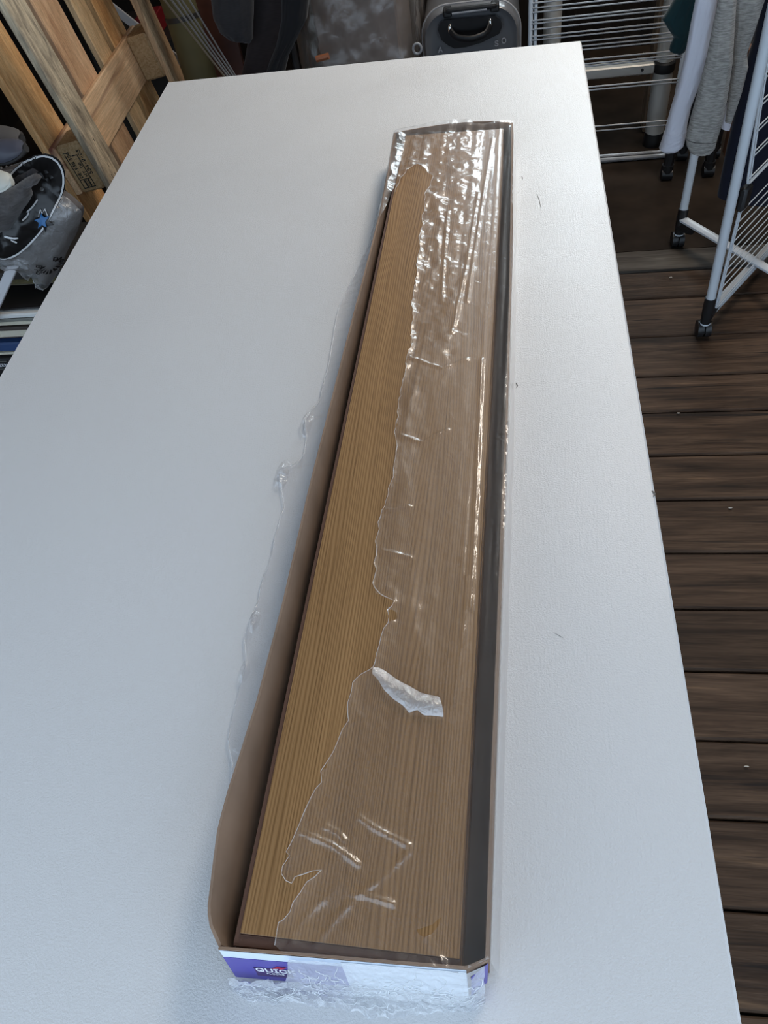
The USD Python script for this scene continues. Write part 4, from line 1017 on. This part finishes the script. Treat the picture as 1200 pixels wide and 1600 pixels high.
for x in lx:
    ld.part('foot', tube([[x, LY, 0.002], [x, LY, .055]], [.036, .034], 20), M_black)
    for (z0, z1, r) in ((.055, .264, .0335), (.300, .56, .0300), (.595, .84, .0275), (.872, 1.10, .025), (1.13, 1.34, .023)):
        ld.part('tube_section', tube([[x, LY, z0], [x, LY, z1]], r, 28), M_alu)
        ld.part('collar', tube([[x, LY, z1], [x, LY, z1 + .006], [x, LY, z1 + .030], [x, LY, z1 + .035]], [r * 1.04, r * 1.12, r * 1.12, r * 1.0], 24), M_black)
for z in (.284, .578, .857, 1.115):
    rg = ld.part('rung', bev(lx[0] + .030, lx[1] - .034, LY - .024, LY + .020, z - .020, z + .014, .004), M_alu, smooth=False)
    ld.part('rivet', tube([[lx[1] - .075, LY - .0265, z - .002], [lx[1] - .075, LY - .0235, z - .002]], .005, 10), M_black, rg)
pq = aty(1040, 35, 3.02)
solo('timber_post', bev(pq[0] - .035, pq[0] + .033, 2.985, 3.05, .01, 1.4), wood('raw_brown_post', [(.3, (.11, .07, .045)), (.6, (.20, .14, .09)), (.8, (.26, .19, .13))], axis=2, scale=40, rand=0), 'raw brown timber post right behind the ladder', 'post')

# ------------------------------------------------------------------ suitcase lying with its top end towards us
SYF = 2.74
sc0, sc1 = aty(660, 72, SYF), aty(813, 66, SYF); xm = (sc0[0] + sc1[0]) / 2; hw = (sc1[0] - sc0[0]) / 2
zt = aty(735, 10, SYF)[2]; zb = zt - .235
su = Thing('suitcase', 'small grey hard shell suitcase lying with its black carry handle facing the table', 'suitcase', (xm, SYF + .25, zb))


def rrect(w, h0, h1, r, n=8):
    P_ = []
    for cx_, cz_, a0 in ((w - r, h1 - r, 0), (-w + r, h1 - r, 90), (-w + r * .5, h0 + r * .5, 180), (w - r * .5, h0 + r * .5, 270)):
        rr = r if a0 < 180 else r * .5
        for a in np.radians(np.linspace(a0, a0 + 90, n)): P_.append((cx_ + rr * math.cos(a), cz_ + rr * math.sin(a)))
    return np.array(P_)


S0 = rrect(hw, zb, zt, .085); cen = np.array([0, (zb + zt) / 2])
rings = []
for y, s in ((SYF + .012, .80), (SYF + .002, .90), (SYF, .93), (SYF + .006, .965), (SYF + .03, 1.0), (SYF + .032, .985), (SYF + .042, .985), (SYF + .045, 1.0), (SYF + .20, 1.0), (SYF + .46, 1.0), (SYF + .50, .96), (SYF + .515, .85)):
    Q = cen + (S0 - cen) * s; rings.append([[xm + a, y, b] for a, b in Q])
su.part('shell', loft(rings), M_case)
su.part('rim_trim', tube([[xm + a, SYF + .037, b] for a, b in list(cen + (S0 - cen) * 1.0) + [(cen + (S0 - cen))[0]]], .004, 6), M_case2)
px_poly = [(684, 46), (687, 36), (694, 31), (740, 27), (774, 24), (782, 30), (784, 42), (780, 52), (768, 58), (752, 66), (728, 73), (710, 75), (700, 70), (690, 62)]
C3 = np.array([aty(*q_, SYF - .002)[[0, 2]] for q_ in px_poly]); pc = Polygon(C3).buffer(.006).buffer(-.006)
pl_ = trimesh.creation.extrude_polygon(pc, .012, engine='earcut'); pv = pl_.vertices
su.part('handle_recess', trimesh.Trimesh(np.c_[pv[:, 0], SYF + .006 - pv[:, 2], pv[:, 1]], pl_.faces[:, ::-1], process=False), plain('suitcase_black', (.006, .006, .007), .3), smooth=False)
hA, hB, hm = aty(703, 47, SYF - .012), aty(766, 38, SYF - .012), aty(737, 62, SYF - .045)
hn = su.part('carry_handle', tube(arc_path([hA, hA * .45 + hm * .55 + np.array([-.02, 0, -.004]), hm, hB * .45 + hm * .55 + np.array([.02, 0, -.004]), hB], .03, 6), .0105, 10, flat=.6), M_black)
for h_ in (hA, hB):
    ico = trimesh.creation.icosphere(2, .010); ico.apply_scale([.8, .9, 1.5]); ico.apply_translation(h_ + [0, .002, .002]); su.part('handle_mount', ico, M_chrome, label='polished metal handle mount')
q0, q1 = aty(698, 17, SYF - .004), aty(774, 8, SYF - .004)
su.part('trolley_grip', join(tube(arc_path([q0 + [0, .02, -.012], q0, q1, q1 + [0, .02, -.008]], .012), .0085, 10), bev(q0[0] - .012, q0[0] + .016, SYF - .006, SYF + .03, q0[2] - .02, q0[2] + .004, .004), bev(q1[0] - .016, q1[0] + .012, SYF - .006, SYF + .03, q1[2] - .02, q1[2] + .004, .004)), M_black)
su.part('grip_bar', tube([aty(706, 21, SYF - .008), aty(761, 14, SYF - .008)], .0045, 8), M_case2)
for ch, px_, py_ in (('A', 687, 78), ('S', 775, 68), ('O', 786, 64)):
    g = meshkit.text_mesh(ch, .016, .002, True); q_ = aty(px_, py_, SYF - .001)
    su.part('raised_letter', frame_to(g, q_ + [-.006, .003, -.008], np.array([1., 0, 0]), np.array([0, 0, 1.]), np.array([0, -1., 0])), M_case2, smooth=False)
su.part('caster_wheel', lathe([(.0, 0), (.018, .002), (.018, .018), (0, .02)], 14).apply_translation([xm - hw + .03, SYF + .53, zb + .02]), M_black)
bxs = Thing('storage_box', 'dark brown box under the grey suitcase', 'box', (xm, SYF + .3, 0))
bxs.part('box_body', bev(xm - .15, xm + .155, SYF + .04, SYF + .56, .006, zb - .004, .004), M_dark_board, smooth=False)
bxs.part('lid', bev(xm - .156, xm + .161, SYF + .034, SYF + .566, zb - .05, zb - .008, .004), M_dark_board, smooth=False)

# ------------------------------------------------------------------ brown box under a clear dust sheet
GY = 2.70
gx0, gx1 = aty(482, 60, GY)[0], aty(632, 60, GY)[0]
M_boxbrown = plain('dark_brown_card', (.12, .088, .070), .75, bump=.3, bscale=120, vary=.25)
wb = Thing('wrapped_box', 'tall brown box draped in crinkled clear plastic sheet beside the suitcase', 'box', ((gx0 + gx1) / 2, GY + .2, 0))
wb.part('box_body', bev(gx0 + .02, gx1 - .02, GY + .03, GY + .45, .006, .98, .006), M_boxbrown, smooth=False)
per = [(gx0 - .012, GY + .46), (gx0 - .012, GY), (gx1 + .012, GY), (gx1 + .012, GY + .46)]
pp = arc_path([np.array([*q_, 0]) for q_ in per], .03, 6); sl_ = np.r_[0, np.cumsum(np.linalg.norm(np.diff(pp, axis=0), axis=1))]
G = []
for s in np.linspace(0, sl_[-1], 130):
    x, y = np.interp(s, sl_, pp[:, 0]), np.interp(s, sl_, pp[:, 1]); row = []
    d_ = unit(np.array([np.interp(s + .01, sl_, pp[:, 0]) - np.interp(s - .01, sl_, pp[:, 0]), np.interp(s + .01, sl_, pp[:, 1]) - np.interp(s - .01, sl_, pp[:, 1]), 0])); nn = np.array([d_[1], -d_[0], 0])
    for z in np.linspace(.02, 1.0, 70):
        q_ = np.array([s, z, 0]); a = .030 * (ridge(q_ + [.06 * z, 0, 0], (11, 4.5, 1), 41) - .35) + .016 * (ridge(q_ + [0, s * .8, 0], (30, 22, 1), 43) - .4) + .02 * (1 - z)
        row.append(np.array([x, y, z]) + nn * max(a, -.008))
    G.append(row)
M_sheet = clear('dust_sheet', milk=.10, rough=.12, bump=.4, bscale=(40, 40, 40), bdist=.004, milkcol=(.75, .68, .62))
wb.part('plastic_sheet', grid_mesh(G), M_sheet, smooth=True, label='crinkled clear plastic sheet')
ogl = aty(500, 92, GY - .06); wb.part('plastic_clip', tube([ogl + [-.012, 0, .0], ogl + [.03, 0, .006]], .010, 8), plain('orange_brown_plastic', (.30, .11, .05), .5), label='orange brown clip on the sheet')
rr_ = aty(652, 76, 2.66)
solo('ring_hook', tube([rr_ + [.013 * math.cos(a), 0, .015 * math.sin(a)] for a in np.linspace(0, 2 * np.pi, 25)], .004, 8, cap=False), M_case2, 'small grey ring beside the suitcase corner', 'ring')

# ------------------------------------------------------------------ dark clothes heap, roll and strips behind the pallet corner
d1 = garment('', '', '', [((330, -8), (396, -8)), ((334, 25), (396, 22)), ((344, 48), (395, 42)), ((356, 58), (395, 60)), ((372, 62), (392, 66))], 2.56, None, .05, .35, 3, 21, top=.25)
solo('coat', d1, M_cl_char, 'dark grey coat hanging behind the far left table corner', 'coat', smooth=50)
d2 = garment('', '', '', [((398, -8), (482, -8)), ((394, 30), (478, 25)), ((388, 62), (458, 60)), ((383, 92), (440, 100)), ((374, 135), (425, 135))], 2.62, None, .03, .45, 3, 24, top=.25)
d3 = garment('', '', '', [((440, -8), (484, -8)), ((440, 30), (480, 28)), ((432, 70), (466, 55)), ((420, 100), (452, 85)), ((408, 140), (440, 135))], 2.50, None, .03, .4, 3, 27, top=.2)
solo('trousers', d2, M_cl_brown, 'brown black trousers hanging between the dark grey coat and the plastic sheet', 'trousers', smooth=50)
solo('jacket', d3, M_cl_black, 'black jacket sleeve hanging against the clear plastic sheet', 'jacket', smooth=50)
hr = Thing('clothes_rail', 'dark rail above the frame carrying the coat and trousers', 'rail', (-.75, 2.62, 0))
hr.part('rail_bar', tube([[-.80, 2.665, 1.06], [-.42, 2.665, 1.06]], .012, 10), M_black)
for x in (-.79, -.66): hr.part('rail_post', tube([[x, 2.665, .01], [x, 2.665, 1.06]], .012, 10), M_black)
M_yel = plain('dull_yellow_foam', (.085, .07, .026), .75, bump=.3, bscale=80, vary=.2)
a_, b_ = aty(276, -5, 2.80), aty(312, 115, 2.76); dd = unit(b_ - a_); a2 = a_ - dd * .35; b2 = a_ + dd * ((.06 - a_[2]) / dd[2])
yr = Thing('foam_roll', 'dull yellow foam roll leaning behind the pallet', 'roll', b2)
w_ = np.linspace(0, 2 * np.pi, 30)[:-1]; X_ = unit(np.cross(dd, [0, 1, 0])); Y_ = np.cross(dd, X_)
yr.part('roll_body', loft([[p + (X_ * math.cos(t) + Y_ * math.sin(t)) * .056 * (1 + .03 * nz([t * 2, k, 0], (1, 1, 1))) for t in w_] for k, p in enumerate([a2 + (b2 - a2) * s for s in np.linspace(0, 1, 12)])]), M_yel)
yr.part('tie_band', tube([a_ + dd * .05, a_ + dd * .065], .059, 24), M_dark_board)
M_strip = plain('pale_grey_profile', (.20, .19, .18), .45); M_strip2 = plain('beige_profile', (.15, .125, .09), .5)
for k, (p0_, p1_, lab) in enumerate((((257, 0), (346, 114), 'leftmost thin beige strip of the leaning bundle'), ((268, 0), (350, 112), 'second thin grey strip from the left in the leaning bundle'), ((277, 0), (354, 112), 'middle thin grey strip of the leaning bundle'),
                               ((284, 0), (358, 110), 'fourth thin grey strip from the left in the leaning bundle'), ((296, 0), (362, 110), 'rightmost thin strip of the leaning bundle'))):
    a_, b_ = aty(*p0_, 2.58 + .006 * k), aty(*p1_, 2.50 + .004 * k); dd = unit(b_ - a_); e_ = a_ + dd * ((.004 - a_[2]) / dd[2])
    solo('trim_strip', tube([a_ - dd * .3, a_, (a_ + e_) / 2 + [.004, 0, -.004], e_], .0042, 8, flat=.5), (M_strip2, M_strip)[k > 0], lab, 'strip', 'thin strips leaning behind the pallet' if 0 else None)
a_, b_ = aty(176, 12, 3.10), aty(312, 120, 3.06); dd = unit(b_ - a_)
solo('white_batten', obox(a_, dd, unit(np.cross([0, 1, 0.], dd)), np.array([0, 1., 0]), (-.25, .62, -.016, .016, -.004, .004), .002), plain('white_batten', (.55, .53, .52), .5), 'flat white batten slanting down behind the pallet', 'batten', smooth=False)
a_ = aty(222, 34, 3.22)
rc = Thing('red_carton', 'small red and white carton glimpsed behind the pallet', 'carton', a_ + [0, .05, -.06])
rc.part('box_body', bev(a_[0] - .03, a_[0] + .05, 3.22, 3.34, a_[2] - .06, a_[2] + .01, .003), plain('red_card', (.16, .008, .012), .5)); rc.part('white_print', bev(a_[0] + .02, a_[0] + .035, 3.218, 3.2195, a_[2] - .05, a_[2] - .02, .0004), M_label, label='white printed bar')
solo('carton_stack', bev(a_[0] - .25, a_[0] + .2, 3.2, 3.55, .01, a_[2] - .062, .005), M_dark_board, 'dark box under the small red carton', 'box')
x0, x1 = aty(305, 60, 2.90)[0], aty(338, 60, 2.90)[0]
solo('leaning_panel', obox(np.array([x0, 2.92, .01]), np.array([1., 0, 0]), unit([0, .10, 1]), unit([0, -1, .10]), (0, x1 - x0 + .06, 0, 1.05, 0, .018), .002), plain('red_brown_panel', (.085, .028, .018), .5, vary=.3), 'dark red brown panel leaning beside the yellow roll', 'panel', smooth=False)
# crumbs on the floor planks
M_crumb = plain('pale_wood_crumb', (.45, .40, .34), .8)
for q_, w_ in (((1060, 646), 'beside the table edge just past the near castor'), ((1141, 794), 'halfway along the right of the frame'), ((1166, 1198), 'near the lower right of the frame'), ((1048, 434), 'close to the worn sill')):
    o = at(*q_, .003); cmb = trimesh.creation.icosphere(1, 1.0); cmb.apply_scale([.005, .0018, .0016]); cmb.apply_translation(o + [0, 0, .0015])
    solo('wood_crumb', cmb, M_crumb, 'tiny pale crumb on the dark planks ' + w_, 'crumb', 'pale crumbs on the floor planks')
